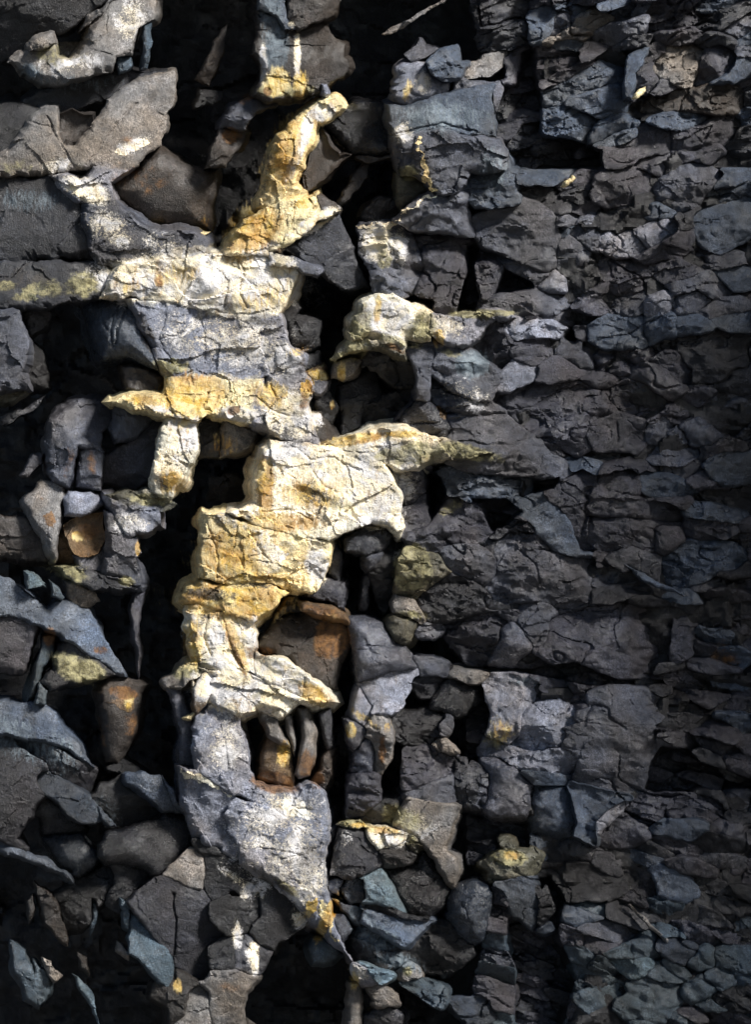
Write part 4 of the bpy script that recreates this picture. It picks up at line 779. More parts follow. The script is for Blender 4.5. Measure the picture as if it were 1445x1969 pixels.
rock_slab|10|R|k|.46|.0,.1|.2|dark crumbly bank~left below the glossy boulder|340,1150 430,1070 620,960 640,1010 500,1080 450,1150 370,1180
rock_lump|10|R|d|.52|.0,.1|.25|dark mossy corner~under the glossy boulder|630,990 700,920 770,930 760,1048 720,1090 650,1060
thin_stone|10|F|t|.42|.2,.0|.08|dim teal fin~left of the small teal sliver|500,1080 535,1100 530,1230 500,1300
rock_block|6|R|p|.52|.0,.1|.25|twisted grey pillar~left of the black pocket, right of the knobbly block|40,150 80,110 180,150 130,270 110,330 70,330 45,250
rock_slab|6|R|g|.53|.0,.1|.25|grey hump~forming the sill of the black pocket|80,375 130,310 300,307 480,330 450,360 270,380 200,352
rock_lip|6|S|G|.56|.0,.2|.15|light grey sliver~right of the olive crest|190,460 330,470 440,490 330,510 210,490
rock_slab|6|R|p|.52|.0,.1|.25|brown-grey mass~right of the blue polished patch|30,540 100,450 160,450 180,560 180,660 100,650 60,560
rock_slab|6|F|G|.52|.2,.1|.2|light triangular facet~left of the great brown fan|210,790 250,650 330,690 300,740
rock_slab|6|F|p|.48|.1,.2|.2|curved brown plate~above the light triangular facet|250,600 330,540 410,560 400,610 320,660 270,640
rock_block|6|F|p|.52|.05,.0|.2|dark hatched block~on top of the great brown fan|410,760 400,680 470,635 570,690 560,720
rock_lump|6|D|g|.50|.1,.1|.2|rounded bluish stone~upper right of the hatched block|470,590 520,560 600,610 620,660 570,690
rock_flake|6|S|p|.49|.0,.2|.15|long grey flake~right of the rounded bluish stone|605,590 720,640 800,710 700,690
rock_lump|6|D|p|.47|.1,.1|.15|tapered stone~under the long grey flake|600,735 740,720 720,780 640,782
rock_slab|6|S|p|.50|.0,.1|.25|great brown fan~broad smooth slab right of the wide pointed slab|240,800 400,772 560,752 690,830 700,920 620,960 600,1040 560,1100 420,1020 300,960 230,860
boulder|6|F|p|.53|.0,.1|.2|half-moon slab split by a crack~below the great brown fan|605,1030 650,960 760,940 860,960 880,1080 640,1060
rock_slab|6|S|p|.47|.0,.1|.2|low brown slab~right of the great brown fan|700,790 900,770 960,820 930,910 760,860
rock_block|6|F|p|.52|.05,.0|.2|brown diamond~near the right, beside the jointed pair|890,700 1010,690 1060,800 960,800
rock_block|6|B|p|.52|.0,.1|.2|cracked grey stone~right above the brown diamond|1000,650 1060,640 1145,690 1080,740 1040,710
rock_block|6|F|u|.52|.0,.0|.15|blue brick-shaped stone~first of the row under the thin beds|700,460 890,457 890,540 700,545
rock_block|6|F|u|.49|.0,.1|.15|second blue brick~right of the brick-shaped stone|900,460 1030,460 1030,500 900,520
rock_block|6|F|u|.54|.0,.1|.15|brighter blue brick~right end of the brick row|1080,462 1200,450 1210,495 1090,505
boulder|6|F|u|.51|.0,.1|.2|blue six-sided stone~at the right edge past the brick row|1290,430 1340,405 1480,420 1480,490 1340,490
rock_bank|6|S|d|.48|.0,.0|.25|dark brown speckled face~at the right edge below the six-sided stone|1140,520 1480,500 1480,800 1200,740 1130,660
pebble|6|B|g|.52|.0,.2|.12|rounded oblong stone~in the thin beds, left of the pale chip|790,350 880,320 890,370 800,380
pebble|6|B|G|.53|.0,.2|.12|pale chip~brightest stone in the thin beds|900,350 1000,330 1000,375 920,380
pebble|6|D|g|.52|.0,.2|.12|slanting oval stone~in the thin beds, right of the pale chip|1070,350 1180,330 1180,375 1090,385
rock_flake|6|F|g|.52|.0,.2|.1|thin grey wedge~at the right end of the thin beds|1220,390 1410,365 1370,400 1230,410
rock_slab|6|S|p|.50|.0,.1|.2|brown hill-shaped slab~under the cluster of bright chips|540,220 720,150 830,160 860,200 720,250 560,290
rock_slab|6|S|p|.49|.1,-.05|.2|dark arrow slab~right of the brown hill-shaped slab|722,252 860,202 940,290 780,290
rock_block|6|F|g|.52|.1,.0|.2|upright narrow slab~left of the brown hill-shaped slab|490,180 510,50 560,60 550,130
pebble|6|D|G|.53|.0,.2|.1|knuckle-like pale stone~beside the black pocket's right corner|400,235 430,200 470,230 460,290 415,285
pebble|6|B|g|.52|.0,.1|.12|pale rounded cobble~left of the heap below the brown diamond|930,1010 1000,980 1010,1060 940,1060
pebble|6|D|g|.52|.0,.1|.12|small egg cobble~centre of the heap below the brown diamond|1005,1010 1080,1010 1100,1060 1030,1070
pebble|6|D|g|.53|.0,.1|.12|smooth top cobble~right of the heap below the brown diamond|1110,990 1170,970 1240,1030 1150,1050
pebble|6|B|g|.52|.0,.1|.12|broad bottom cobble~lowest of the heap below the brown diamond|940,1080 1080,1080 1080,1130 950,1140
rock_slab|6|R|u|.52|.0,.1|.15|bluish ribbed slab~low on the right, under the cobble heap|900,1250 1020,1260 1110,1310 920,1302
rock_slab|6|S|p|.47|.0,.1|.15|violet wedge slab~left of the bluish ribbed slab|680,1260 840,1240 880,1290 720,1310
rock_slab|6|F|u|.50|.0,.1|.2|blue pocked slab~at the right edge at mid height|1290,1180 1400,1150 1480,1160 1480,1230 1300,1240
'''

LOOSE = '''
dry_leaf|3|F|y|.53|.0,.1|.03|yellow leaf scrap~caught beside the forked blue blade at the upper right|838,502 852,482 870,466 905,446 893,474 868,498
dry_leaf|3|F|y|.54|.0,.1|.03|tiny yellow leaf scrap~in the dark crease under the deep black slot|478,950 500,925 535,897 545,908 515,940 490,952
straw|12|F|n|.56|.0,.0|.012|single pale straw~lying aslant on the lower right dark face|820,1034 827,1030 935,1138 1022,1220 1012,1227 928,1149
straw|2|F|n|.58|.0,.0|.012|thin pale stalk~slanting up to the right near the top edge|825,190 960,118 1170,-7 1177,1 966,129 840,193
'''
# parts: crusts, veins and stains that stand a few millimetres proud of the rock they grew on
CRUSTS = '''
large tan wing-shaped slab|lichen_crust|w|1|640,850 690,812 740,792 800,778 832,790 770,832 690,862
grey-violet slab with a pale vein|mineral_vein|y|2|1005,830 1030,755 1047,765 1032,828 1062,900 1078,980 1135,1060 1100,1068 1050,1000 1040,920
grey wing with a cream rim|lichen_crust|w|2|893,1230 960,1152 1060,1084 1130,1079 1060,1102 980,1162 930,1226
facetted grey block with a whitened left side|lichen_crust|w|2|676,1257 770,1234 920,1242 900,1256 780,1256 700,1272
bright white ledge with an orange spot|rust_spot|o|4|845,262 880,255 895,280 908,300 890,335 872,318 850,300
white and rust cracked slab|rust_spot|b|5|-40,955 30,935 60,960 62,990 30,1010 -35,1020
dark egg-shaped stone|rust_spot|o|5|1128,958 1150,966 1182,1018 1165,1030 1145,1000
hanging brown stone with an orange stain|rust_spot|o|7|590,1300 640,1290 680,1270 730,1285 732,1345 690,1345 640,1312
big brown block with an orange-rust corner|rust_patch|o|8|450,885 540,845 620,882 642,960 560,1040 480,1050 440,960
speckled white spur|rust_streak|y|11|478,1100 525,1160 548,1250 590,1325 565,1325 510,1250 470,1180
cream block with a brown seam|rust_streak|o|7|1212,790 1240,800 1265,880 1285,1000 1330,1085 1362,1105 1330,1100 1270,1010 1250,900
grey arm with an olive crest|moss_crust|m|5|1290,455 1400,432 1480,436 1440,458 1370,474
smooth grey bulge|lichen_seam|w|10|995,368 1080,402 1180,450 1290,520 1280,532 1170,466 1060,420 1000,392
'''
def S(ch, x, y, rx, ry, rot=0.0, s=0.8): STAINS.append((CH[ch], x, y, rx, ry, rot, s))
for a_ in [
 ('pale',250,40,30,45,.3,.45),('pale',130,120,60,25,-.2,.35),('blue',60,140,30,18,.4,.6),('moss',100,105,40,25,0,.5),
 ('pale',255,280,38,12,-.35,.6),('pale',110,320,50,20,0,.4),('rust',245,270,16,12,0,.5),('pale',165,365,50,24,.4,.8),('pale',210,440,60,35,.4,.45),('pale',320,470,60,20,.3,.35),
 ('blue',60,385,60,25,0,.5),('blue',140,160,90,18,.0,.4),('moss',30,320,40,15,0,.4),
 ('blue',530,95,26,50,0,.85),('pale',572,100,7,45,0,.8),('ochre',532,158,22,28,.4,.95),('ochre',577,165,14,30,0,.7),('pale',507,130,7,55,0,.6),('rust',515,176,8,8,0,.9),('moss',550,175,60,12,0,.6),
 ('blue',520,20,28,40,0,.7),('pale',560,48,8,10,0,.7),
 ('pale',577,280,10,80,.35,.95),('ochre',545,300,32,85,.25,.85),('dark',512,330,12,60,.2,.5),('pale',620,215,24,18,0,.8),
 ('ochre',490,440,62,42,-.5,1.0),('pale',605,428,52,14,-.55,1.0),('pale',500,480,40,14,-.2,.9),('rust',448,475,20,16,0,.5),('ochre',585,390,20,14,-.4,.6),
 ('ochre',785,175,8,28,.2,.6),('pale',815,160,18,22,0,.55),('blue',850,225,95,35,0,.55),('pale',775,255,22,24,0,.5),('moss',788,332,26,16,0,.6),('blue',950,330,30,50,0,.5),
 ('pale',728,465,32,38,0,.8),('moss',738,500,20,20,0,.6),('pale',770,470,15,40,0,.5),
 ('moss',160,545,34,26,0,.75),('moss',70,560,50,20,-.3,.55),('dark',40,540,60,30,0,.5),('moss',10,550,20,10,0,.7),
 ('pale',400,540,190,48,.06,1.05),('pale',250,540,60,40,0,1.0),('pale',535,540,40,55,0,.9),('ochre',305,540,10,13,0,1.0),('rust',307,547,6,9,0,.9),('ochre',350,525,50,22,0,.5),('ochre',258,545,26,14,-.5,.5),('ochre',505,575,60,22,-.2,.5),('ochre',460,500,50,12,0,.5),
 ('pale',440,650,140,55,.1,.44),('pale',540,690,40,40,0,.45),('moss',335,705,40,18,0,.65),('dark',500,618,70,10,0,.5),('dark',280,640,14,50,-.3,.5),
 ('ochre',370,758,66,44,0,1.0),('pale',460,795,40,16,0,.75),('pale',430,745,30,14,0,.4),('pale',560,800,55,50,0,.85),('ochre',520,760,34,30,0,.7),('ochre',590,745,16,22,0,.7),('rust',585,770,12,22,0,.6),('dark',545,832,50,18,.3,.5),
 ('pale',310,782,40,9,.1,.9),('ochre',280,770,40,12,.1,.75),
 ('pale',350,840,30,60,0,.75),('ochre',330,925,34,28,0,.75),('ochre',350,830,20,30,0,.4),('dark',310,930,20,20,0,.4),
 ('pale',690,930,95,62,0,1.05),('pale',560,880,70,26,.2,.95),('ochre',600,950,70,34,0,.6),('ochre',510,935,18,66,0,1.0),('dark',615,955,56,16,.3,.6),('ochre',545,1005,90,20,0,.8),('moss',650,968,50,16,.2,.55),('rust',520,915,14,28,0,.5),('pale',720,980,50,40,0,.9),
 ('ochre',440,1065,70,60,0,.75),('pale',520,1065,60,40,0,.55),('pale',612,1075,24,50,0,.85),('ochre',480,1110,100,12,0,.8),('pale',470,1005,60,14,.2,.8),
 ('ochre',450,1150,115,44,0,1.0),('dark',400,1142,60,14,.1,.7),('moss',490,1170,36,20,0,.7),('dark',480,1125,50,6,0,.5),
 ('pale',430,1220,70,56,0,.95),('dark',395,1192,18,20,0,.6),('ochre',370,1235,22,50,0,.75),('ochre',452,1240,14,60,-.4,.9),('rust',455,1260,6,40,-.4,.8),
 ('pale',550,1310,70,30,.5,1.0),('ochre',602,1335,34,18,.6,.95),('ochre',510,1265,20,14,0,.5),('pale',460,1330,90,40,.2,1.1),('moss',520,1330,40,10,-.4,.4),('ochre',420,1360,30,14,0,.3),
 ('moss',370,1285,40,16,-.3,.6),
 ('pale',430,1430,45,60,0,.42),('pale',560,1555,60,26,.4,.55),
 ('pale',550,1625,120,110,.5,.40),('pale',595,1700,40,60,.6,.5),('pale',500,1590,60,30,.5,.4),('ochre',630,1765,12,55,.45,1.0),('ochre',600,1745,14,26,.5,.6),('dark',520,1690,60,10,.5,.6),('moss',560,1712,40,8,.6,.6),('dark',600,1650,30,60,.2,.4),
 ('pale',470,1700,60,10,.6,.5),('pale',575,1768,16,18,0,.6),('pale',455,1795,10,30,0,.55),('pale',487,1832,13,24,0,.7),('pale',470,1720,10,10,0,.5),('pale',490,1855,8,20,0,.8),
 ('rust',640,1225,36,42,0,.9),('rust',500,1258,36,18,0,.6),('rust',620,1180,40,14,.3,.9),('ochre',640,1190,20,10,.4,.6),
 ('moss',690,640,26,56,.2,.9),('pale',740,620,50,44,0,.9),('ochre',726,600,8,34,.1,.7),('moss',812,630,30,32,0,.8),('ochre',845,650,14,22,0,.6),('moss',670,680,50,10,-.4,.8),('moss',760,655,50,10,.3,.6),('rust',770,672,30,8,.4,.5),
 ('moss',925,603,65,8,-.02,1.0),('pale',870,630,40,20,.1,.5),('blue',908,700,34,26,0,1.0),('moss',870,680,30,8,.3,.5),
 ('ochre',685,845,66,11,-.15,1.0),('pale',730,868,80,22,.1,.75),('moss',790,872,66,26,0,.75),('moss',890,868,70,14,.2,.8),('ochre',770,835,40,8,0,.8),
 ('pale',900,760,60,30,.2,.3),('pale',640,875,80,12,0,.7),
 ('moss',790,1090,34,44,.2,.95),('pale',780,1080,22,30,0,.6),('moss',800,1185,40,12,.2,.6),('moss',870,975,30,12,-.6,.6),
 ('moss',980,1648,36,16,.1,1.0),('ochre',985,1645,20,10,0,.7),('rust',235,1332,28,12,.1,1.0),('rust',200,1400,14,40,0,.5),('ochre',248,1350,10,16,0,.6),('rust',250,1400,20,40,0,.4),
 ('rust',195,1250,16,10,0,.6),('moss',150,1285,56,26,.4,.85),('rust',95,1000,16,20,0,.6),('rust',80,968,8,18,0,.4),('rust',95,1225,14,20,0,.8),('rust',170,1020,24,16,0,.9),('ochre',150,1030,14,10,0,.8),
 ('moss',290,960,40,14,0,.8),('moss',130,1100,50,20,.3,.6),('moss',245,1118,16,10,0,.9),('pale',250,1005,40,20,0,.4),('ochre',265,1055,6,16,0,.8),
 ('ochre',342,1897,10,16,0,.8),('rust',430,1900,40,12,0,.3),('rust',530,1505,44,20,.2,1.0),('ochre',545,1450,16,28,0,.7),('rust',590,1470,20,30,0,.6),('rust',610,1500,16,24,0,.6),('rust',500,1400,14,16,.6,.5),
 ('ochre',675,1405,10,14,0,.9),('pale',675,1395,12,10,0,.6),('ochre',700,1380,40,8,.6,.5),('rust',735,1440,8,30,0,.6),('ochre',745,1400,8,14,.4,.5),
 ('moss',770,1572,46,22,.3,.7),('pale',800,1585,40,30,0,.45),('pale',745,1612,34,14,.2,1.1),('ochre',735,1596,36,8,.1,.9),('moss',680,1583,34,8,.1,1.0),('ochre',690,1586,20,6,0,.7),('moss',790,1615,16,16,0,.5),
 ('ochre',965,1405,24,26,0,.5),('moss',950,1420,24,20,0,.5),('ochre',657,715,8,20,0,.8),('ochre',430,855,30,24,0,.5),('ochre',610,720,24,10,.2,.8),('ochre',640,780,6,10,0,.6),('ochre',575,675,26,10,-.3,.5),
 ('ochre',682,1887,8,18,0,.7),('moss',785,1865,12,12,0,.7),('pale',690,1870,26,14,.6,.5),('rust',1390,1260,36,16,.2,.4),('rust',1380,1230,30,12,0,.3),('blue',1010,1310,30,10,0,.5),
 ('blue',720,1800,50,30,.5,.6),('blue',770,1850,50,18,.3,.7),('blue',690,1760,24,30,0,.5),('blue',30,1420,70,40,.6,.5),('blue',110,1450,50,40,.7,.45),('blue',200,1560,40,30,.6,.3),
 ('rust',450,790,12,9,0,1.0),('rust',130,890,14,40,.1,.4),('rust',175,890,12,30,0,.5),('rust',265,340,60,40,0,.4),('ochre',395,430,14,18,0,.5),('rust',445,260,20,20,0,.6),('rust',470,190,16,14,0,.5)]:
    S(*a_)
for width, depth, text in [
 (2.0, .013, '262,198 225,240 190,285 168,318'), (2.0, .012, '90,225 110,268 130,300 144,326'), (1.8, .010, '205,28 205,62 166,94 215,106'), (1.8, .010, '310,205 300,215 320,225'),
 (1.8, .010, '512,400 505,425 499,452'), (1.6, .012, '566,390 562,432'), (1.8, .010, '354,504 352,530 343,556'), (1.5, .012, '455,500 470,520 460,560 475,590'), (1.5, .012, '420,515 440,540 430,590'), (1.6, .012, '514,495 530,525 545,560'),
 (1.8, .010, '320,608 305,650 318,678 336,700'), (1.5, .010, '380,592 392,640 395,700'), (1.6, .012, '400,755 392,786'), (1.6, .012, '496,745 470,756 420,792'), (1.6, .012, '420,760 412,785'), (1.8, .010, '490,762 530,790 562,802'), (1.5, .012, '520,740 532,770'),
 (1.8, .010, '376,858 345,880 308,906'), (2.0, .012, '396,1000 410,1040 420,1080 418,1112'), (1.5, .010, '457,1012 450,1050 425,1076'), (1.5, .010, '480,1020 503,1060 522,1082'), (2.0, .012, '632,1080 600,1094 584,1110 578,1142'),
 (2.2, .010, '425,1176 435,1210 450,1262 466,1286'), (2.0, .012, '440,1276 490,1306 540,1322 592,1347'), (1.5, .010, '585,1288 585,1322'), (1.8, .010, '498,1352 530,1332 546,1316'), (1.5, .010, '425,1392 436,1440 444,1512'), (2.0, .013, '490,1508 484,1530 476,1550'),
 (2.0, .013, '562,1524 566,1548 552,1572'), (2.0, .012, '606,1512 590,1535 570,1552'), (1.5, .010, '502,1546 478,1592 464,1620'), (1.6, .012, '540,1652 592,1642 618,1622'), (1.8, .010, '530,1702 556,1690 575,1700'), (2.2, .024, '333,1718 338,1780 332,1852 336,1882'),
 (1.8, .012, '1186,812 1189,850'), (2.0, .012, '160,585 184,640 203,680'), (2.0, .012, '217,605 211,652 232,695'), (2.0, .016, '246,590 224,632 222,660'), (1.8, .010, '190,585 195,620 212,640'), (1.8, .010, '560,856 600,884 640,880 690,905'), (1.6, .012, '660,960 650,990 640,1012'), (1.6, .010, '505,985 560,978 600,1000'),
 (2.0, .016, '745,262 790,250 850,236 905,252'), (1.8, .010, '600,905 620,935 655,950'), (2.0, .016, '400,1180 392,1220 405,1260'), (2.0, .016, '600,1220 575,1245 540,1240'), (2.2, .02, '1000,1060 1030,1085 1040,1120'), (1.6, .012, '590,1650 560,1640 500,1630')]:
    pts_ = parse_points(0, text)
    CRACKS.append((pts_, width, depth, pts_.min(0), pts_.max(0)))

# black slots and cracks of the fractured right half: (tile, outline)
HOLES = [parse_points(int(t.split('|')[0]), t.split('|')[1]) for t in (
 '3|272,262 350,240 352,380 385,500 385,680 500,700 690,760 700,868 215,868 205,740 150,700 150,560 190,430 240,440',
 '6|188,168 340,245 345,288 130,308', '9|335,60 480,40 448,108 335,135', '6|0,60 55,30 60,110 40,250 60,330 0,350',
 '9|-100,1000 100,1012 300,1020 550,985 770,1075 1000,1075 1500,1150 1500,1180 1000,1108 600,1110 300,1048 -100,1030',
 '12|930,300 985,222 1130,232 1190,300 1500,405 1500,440 940,468 900,440',
 '12|335,900 430,880 500,1000 465,1180 560,1400 480,1700 230,1700 240,1350 180,1230 200,1100 260,1100 330,1170 450,1060',
 '12|0,575 120,585 290,590 320,620 322,750 170,752 100,800 0,830', '9|0,150 200,155 290,220 200,300 120,330 60,200',
 '6|480,500 540,470 560,560 500,540', '3|0,395 110,392 190,330 195,400 140,420 0,412', '12|100,0 130,80 70,200 0,330 0,0')]

# ------------------------------------------------------------------ the setting
def smooth(e0, e1, v):
    t = np.clip((v - e0) / (e1 - e0), 0, 1); return t * t * (3 - 2 * t)

def base_depth(x, y):
    return -.62 + .96 * smooth(830, 1010, x) - .15 * smooth(-100, -400, x)

def base_full(x, y):
    d = base_depth(x, y); p_ = np.stack([x, y], 1)
    for hp in HOLES:
        lo, hi = hp.min(0) - 25, hp.max(0) + 25
        m = (x > lo[0]) & (x < hi[0]) & (y > lo[1]) & (y < hi[1])
        if m.any():
            e_ = seg_dist(p_[m], hp); e_ = np.where(inside(p_[m], hp), e_, -e_)
            d[m] = np.minimum(d[m], d[m] - .30 * smooth(-20, 24, e_))
    return d
def grid_mesh(name, x0, x1, y0, y1, step, fn, tone):
    gx = np.arange(x0, x1 + 1, step); gy = np.arange(y0, y1 + 1, step)
    A, B = np.meshgrid(gx, gy); nx, ny = len(gx), len(gy)
    P = np.stack([A.ravel(), B.ravel()], 1).astype(float)
    i = np.arange((nx - 1) * (ny - 1)); r, c = i // (nx - 1), i % (nx - 1)
    k = r * nx + c
    faces = np.stack([k, k + nx, k + nx + 1, k + 1], 1).tolist()
    return finish_mesh(name, fn(P), faces, P, tone, MAT, None, 40, True)

def cliff_pts(P):
    x, y = P[:, 0], P[:, 1]
    d = base_full(x, y) + .05 * terraces(x, y, 90, 901, 1.5, .15) + .03 * terraces(x, y, 34, 911, 1.8, .0) + .13 * fbm(x, y, 160, 921, 6) + .03 * ridged(x, y, 30, 931, 4)
    return to_world(x, y, d)
cliff = grid_mesh('cliff', -650, 2100, -650, 2100, 6, cliff_pts, TONE['k'])
def column(name, axis, c, r0, r1, l0, l1, seed, label):
    n, m = 72, int((l1 - l0) / .12)
    V, Fc = [], []
    for j in range(m + 1):
        l = l0 + (l1 - l0) * j / m
        for i in range(n):
            a_ = 2 * math.pi * i / n; q = np.array([math.cos(a_) * 300 + l * 90]); w_ = np.array([math.sin(a_) * 300 - l * 60])
            k_ = 1 + .22 * fbm(q, w_, 190, seed, 5)[0] + .10 * terraces(q, w_, 70, seed + 3)[0]
            x_, y_ = c[0] + math.cos(a_) * r0 * k_, c[1] + math.sin(a_) * r1 * k_
            V.append((x_, y_, l) if axis == 'z' else (l, x_, y_))
    for j in range(m):
        for i in range(n):
            b_ = (i + 1) % n
            Fc.append((j * n + i, j * n + b_, (j + 1) * n + b_, (j + 1) * n + i))
    Fc += [tuple(range(n))[::-1], tuple(m * n + i for i in range(n))]
    V = np.array(V)
    o = finish_mesh(name, V, Fc, np.full((len(V), 2), -5000.), TONE['d'], MAT)
    o['kind'] = 'structure'; o['label'] = label
# the cove: a buttress standing out on the right and an overhang above keep the sun off that side and off the top
column('cliff_buttress', 'z', (7.2, -2.6), 1.65, 2.4, -.2, 9.0, 301, 'rock buttress jutting out of the cliff to the right')
column('cliff_overhang', 'x', (-.1, 7.75), 1.0, .95, -6.0, 6.0, 302, 'rock overhang above the cliff face')
cliff['kind'] = 'structure'; cliff['label'] = 'dark fractured bedrock of the sea cliff behind the loose stones'

def ground():
    n = 60
    me = bpy.data.meshes.new('ground')
    v = [(-200 + 400 * i / n, -200 + 230 * j / n, 0.0) for j in range(n + 1) for i in range(n + 1)]
    f = [(j * (n + 1) + i, j * (n + 1) + i + 1, (j + 1) * (n + 1) + i + 1, (j + 1) * (n + 1) + i) for j in range(n) for i in range(n)]
    me.from_pydata(v, [], f); me.materials.append(MAT)
    at = me.color_attributes.new('tone', 'FLOAT_COLOR', 'POINT')
    at.data.foreach_set('color', np.tile(np.array([.05, .047, .045, 1], np.float32), len(v)))
    o = bpy.data.objects.new('ground', me); scene.collection.objects.link(o); o['kind'] = 'structure'
    return o
ground()

# ------------------------------------------------------------------ the rocks
CATEGORY = {'rock_slab': 'rock slab', 'rock_block': 'rock block', 'boulder': 'boulder', 'pebble': 'stone', 'rock_flake': 'rock flake', 'rock_bank': 'rock bank'}
mask_step = 4
mw, mh = int(1600 // mask_step), int(2100 // mask_step)
covered = np.zeros((mh, mw), bool)
def cover(loop):
    lo = np.maximum(((loop.min(0) + 60) // mask_step).astype(int), 0); hi = ((loop.max(0) + 60) // mask_step).astype(int) + 1
    hi = np.minimum(hi, (mw, mh))
    if (hi <= lo).any(): return None, None
    A, B = np.meshgrid(np.arange(lo[0], hi[0]), np.arange(lo[1], hi[1]))
    q = np.stack([A.ravel() * mask_step - 60., B.ravel() * mask_step - 60.], 1)
    m = inside(q, loop).reshape(A.shape)
    return (slice(lo[1], hi[1]), slice(lo[0], hi[0])), m

def auto_cracks(loop, rr):
    """a long hairline split or two across the bigger faces"""
    lo, hi = loop.min(0), loop.max(0); size = math.sqrt(abs(poly_area(loop)))
    for _ in range(1 if size < 120 else 2):
        p = np.array([rr.uniform(lo[0], hi[0]), rr.uniform(lo[1], hi[1])]); a = rr.uniform(0, 6.28)
        pts = [p]
        for _ in range(rr.randint(4, 8)):
            a += rr.gauss(0, .45); p = p + np.array([math.cos(a), math.sin(a)]) * size * .13; pts.append(p)
        pts = np.array(pts)
        CRACKS.append((pts, rr.uniform(1.1, 1.6), rr.uniform(.004, .009), pts.min(0), pts.max(0)))

heads, built = [], {}
fixed_cracks = list(CRACKS)
TS = 4.0
tone_map = np.zeros((int(2100 // TS), int(1600 // TS), 3)); tone_set = np.zeros(tone_map.shape[:2], bool)
def tone_raster():
    A, B = np.meshgrid((np.arange(tone_map.shape[1]) + .5) * TS - 60, (np.arange(tone_map.shape[0]) + .5) * TS - 60)
    q = np.stack([A.ravel(), B.ravel()], 1)
    for line in ALL:
        f_ = line.split('|')
        if f_[2] != 'L' or f_[3] not in 'wyGmgn' or float(f_[4]) < .5: continue
        lp_ = parse_points(int(f_[1]), f_[8]); m_ = np.zeros(len(q), bool)
        lo, hi = lp_.min(0) - 4, lp_.max(0) + 4
        s_ = (q[:, 0] > lo[0]) & (q[:, 0] < hi[0]) & (q[:, 1] > lo[1]) & (q[:, 1] < hi[1])
        m_[s_] = inside(q[s_], lp_); m_ = m_.reshape(A.shape)
        tone_map[m_] = TONE[f_[3]]; tone_set[m_] = True
def is_mass(q):
    c = np.clip(((q[:, 0] + 60) / TS).astype(int), 0, tone_map.shape[1] - 1); r = np.clip(((q[:, 1] + 60) / TS).astype(int), 0, tone_map.shape[0] - 1)
    return tone_set[r, c]
def joint_tone(P, tone):
    """crusts do not stop at a joint: the colour is read a little way off, over the neighbouring rock of the same pale mass"""
    x, y = P[:, 0], P[:, 1]; acc = np.zeros((len(P), 3)); wsum = np.zeros(len(P))
    for j, (sz, am) in enumerate(((26, 26), (60, 44), (14, 14), (90, 60))):
        u = x + am * fbm(x, y, sz, 501 + j * 7, 4); v = y + am * fbm(x, y, sz, 502 + j * 7, 4)
        c = np.clip(((u + 60) / TS).astype(int), 0, tone_map.shape[1] - 1); r = np.clip(((v + 60) / TS).astype(int), 0, tone_map.shape[0] - 1)
        ok = tone_set[r, c]
        acc += np.where(ok[:, None], tone_map[r, c], tone[None]); wsum += 1
    return acc / wsum[:, None]
def make(line, k):
    kind, tile, style, tone, d, lean, T, label, pts = line.split('|')
    loop = SHAPES.get(k) if k in SHAPES else parse_points(int(tile), pts)
    fitted = k in SHAPES
    head, tail = label.split('~')
    seed = 1000 + k * 13
    rr = random.Random(seed)
    size = math.sqrt(abs(poly_area(loop)))
    del CRACKS[:]; CRACKS.extend(fixed_cracks)
    if (size > 75 and style in 'LB') or (size > 60 and k in SHAPES and style in 'SF'): auto_cracks(loop, rr)
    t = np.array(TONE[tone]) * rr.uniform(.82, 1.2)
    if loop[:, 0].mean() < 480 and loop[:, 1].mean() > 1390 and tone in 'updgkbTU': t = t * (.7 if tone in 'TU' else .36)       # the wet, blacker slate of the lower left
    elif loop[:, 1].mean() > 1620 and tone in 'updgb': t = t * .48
    ln = [float(v) for v in lean.split(',')]
    dd = float(d)
    if fitted and loop[:, 0].mean() > 905: dd = .47 + (dd - .49) * .55
    lp0 = loop[:, 0].mean(); web = style == 'L' and dd >= .5 and tone in 'wyGgm' and not fitted
    if web: dd = .66 + (dd - .66) * .35
    wet = style == 'D' and tone in 'kdgu'
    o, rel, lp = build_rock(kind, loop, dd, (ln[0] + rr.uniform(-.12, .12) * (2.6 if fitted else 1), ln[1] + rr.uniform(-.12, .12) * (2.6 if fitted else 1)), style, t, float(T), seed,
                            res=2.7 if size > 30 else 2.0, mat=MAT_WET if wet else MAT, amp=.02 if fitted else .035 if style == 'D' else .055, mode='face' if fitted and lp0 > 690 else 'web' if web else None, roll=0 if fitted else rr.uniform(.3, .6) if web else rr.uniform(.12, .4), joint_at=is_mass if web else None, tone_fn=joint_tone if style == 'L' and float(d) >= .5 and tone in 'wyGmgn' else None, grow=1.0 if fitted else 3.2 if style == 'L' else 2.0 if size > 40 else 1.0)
    o['label'] = head + ' ' + tail
    o['kind'] = 'thing'; o['category'] = CATEGORY.get(kind, kind.replace('_', ' '))
    heads.append((head, lp.mean(0), lp)); built[head] = (o, rel, lp)
    sl, m = cover(lp)
    if sl is not None: covered[sl] |= m
    return o
k = 0
ALL = [l.strip() for l in (ROCKS + LOOSE).strip().splitlines() if l.strip()]
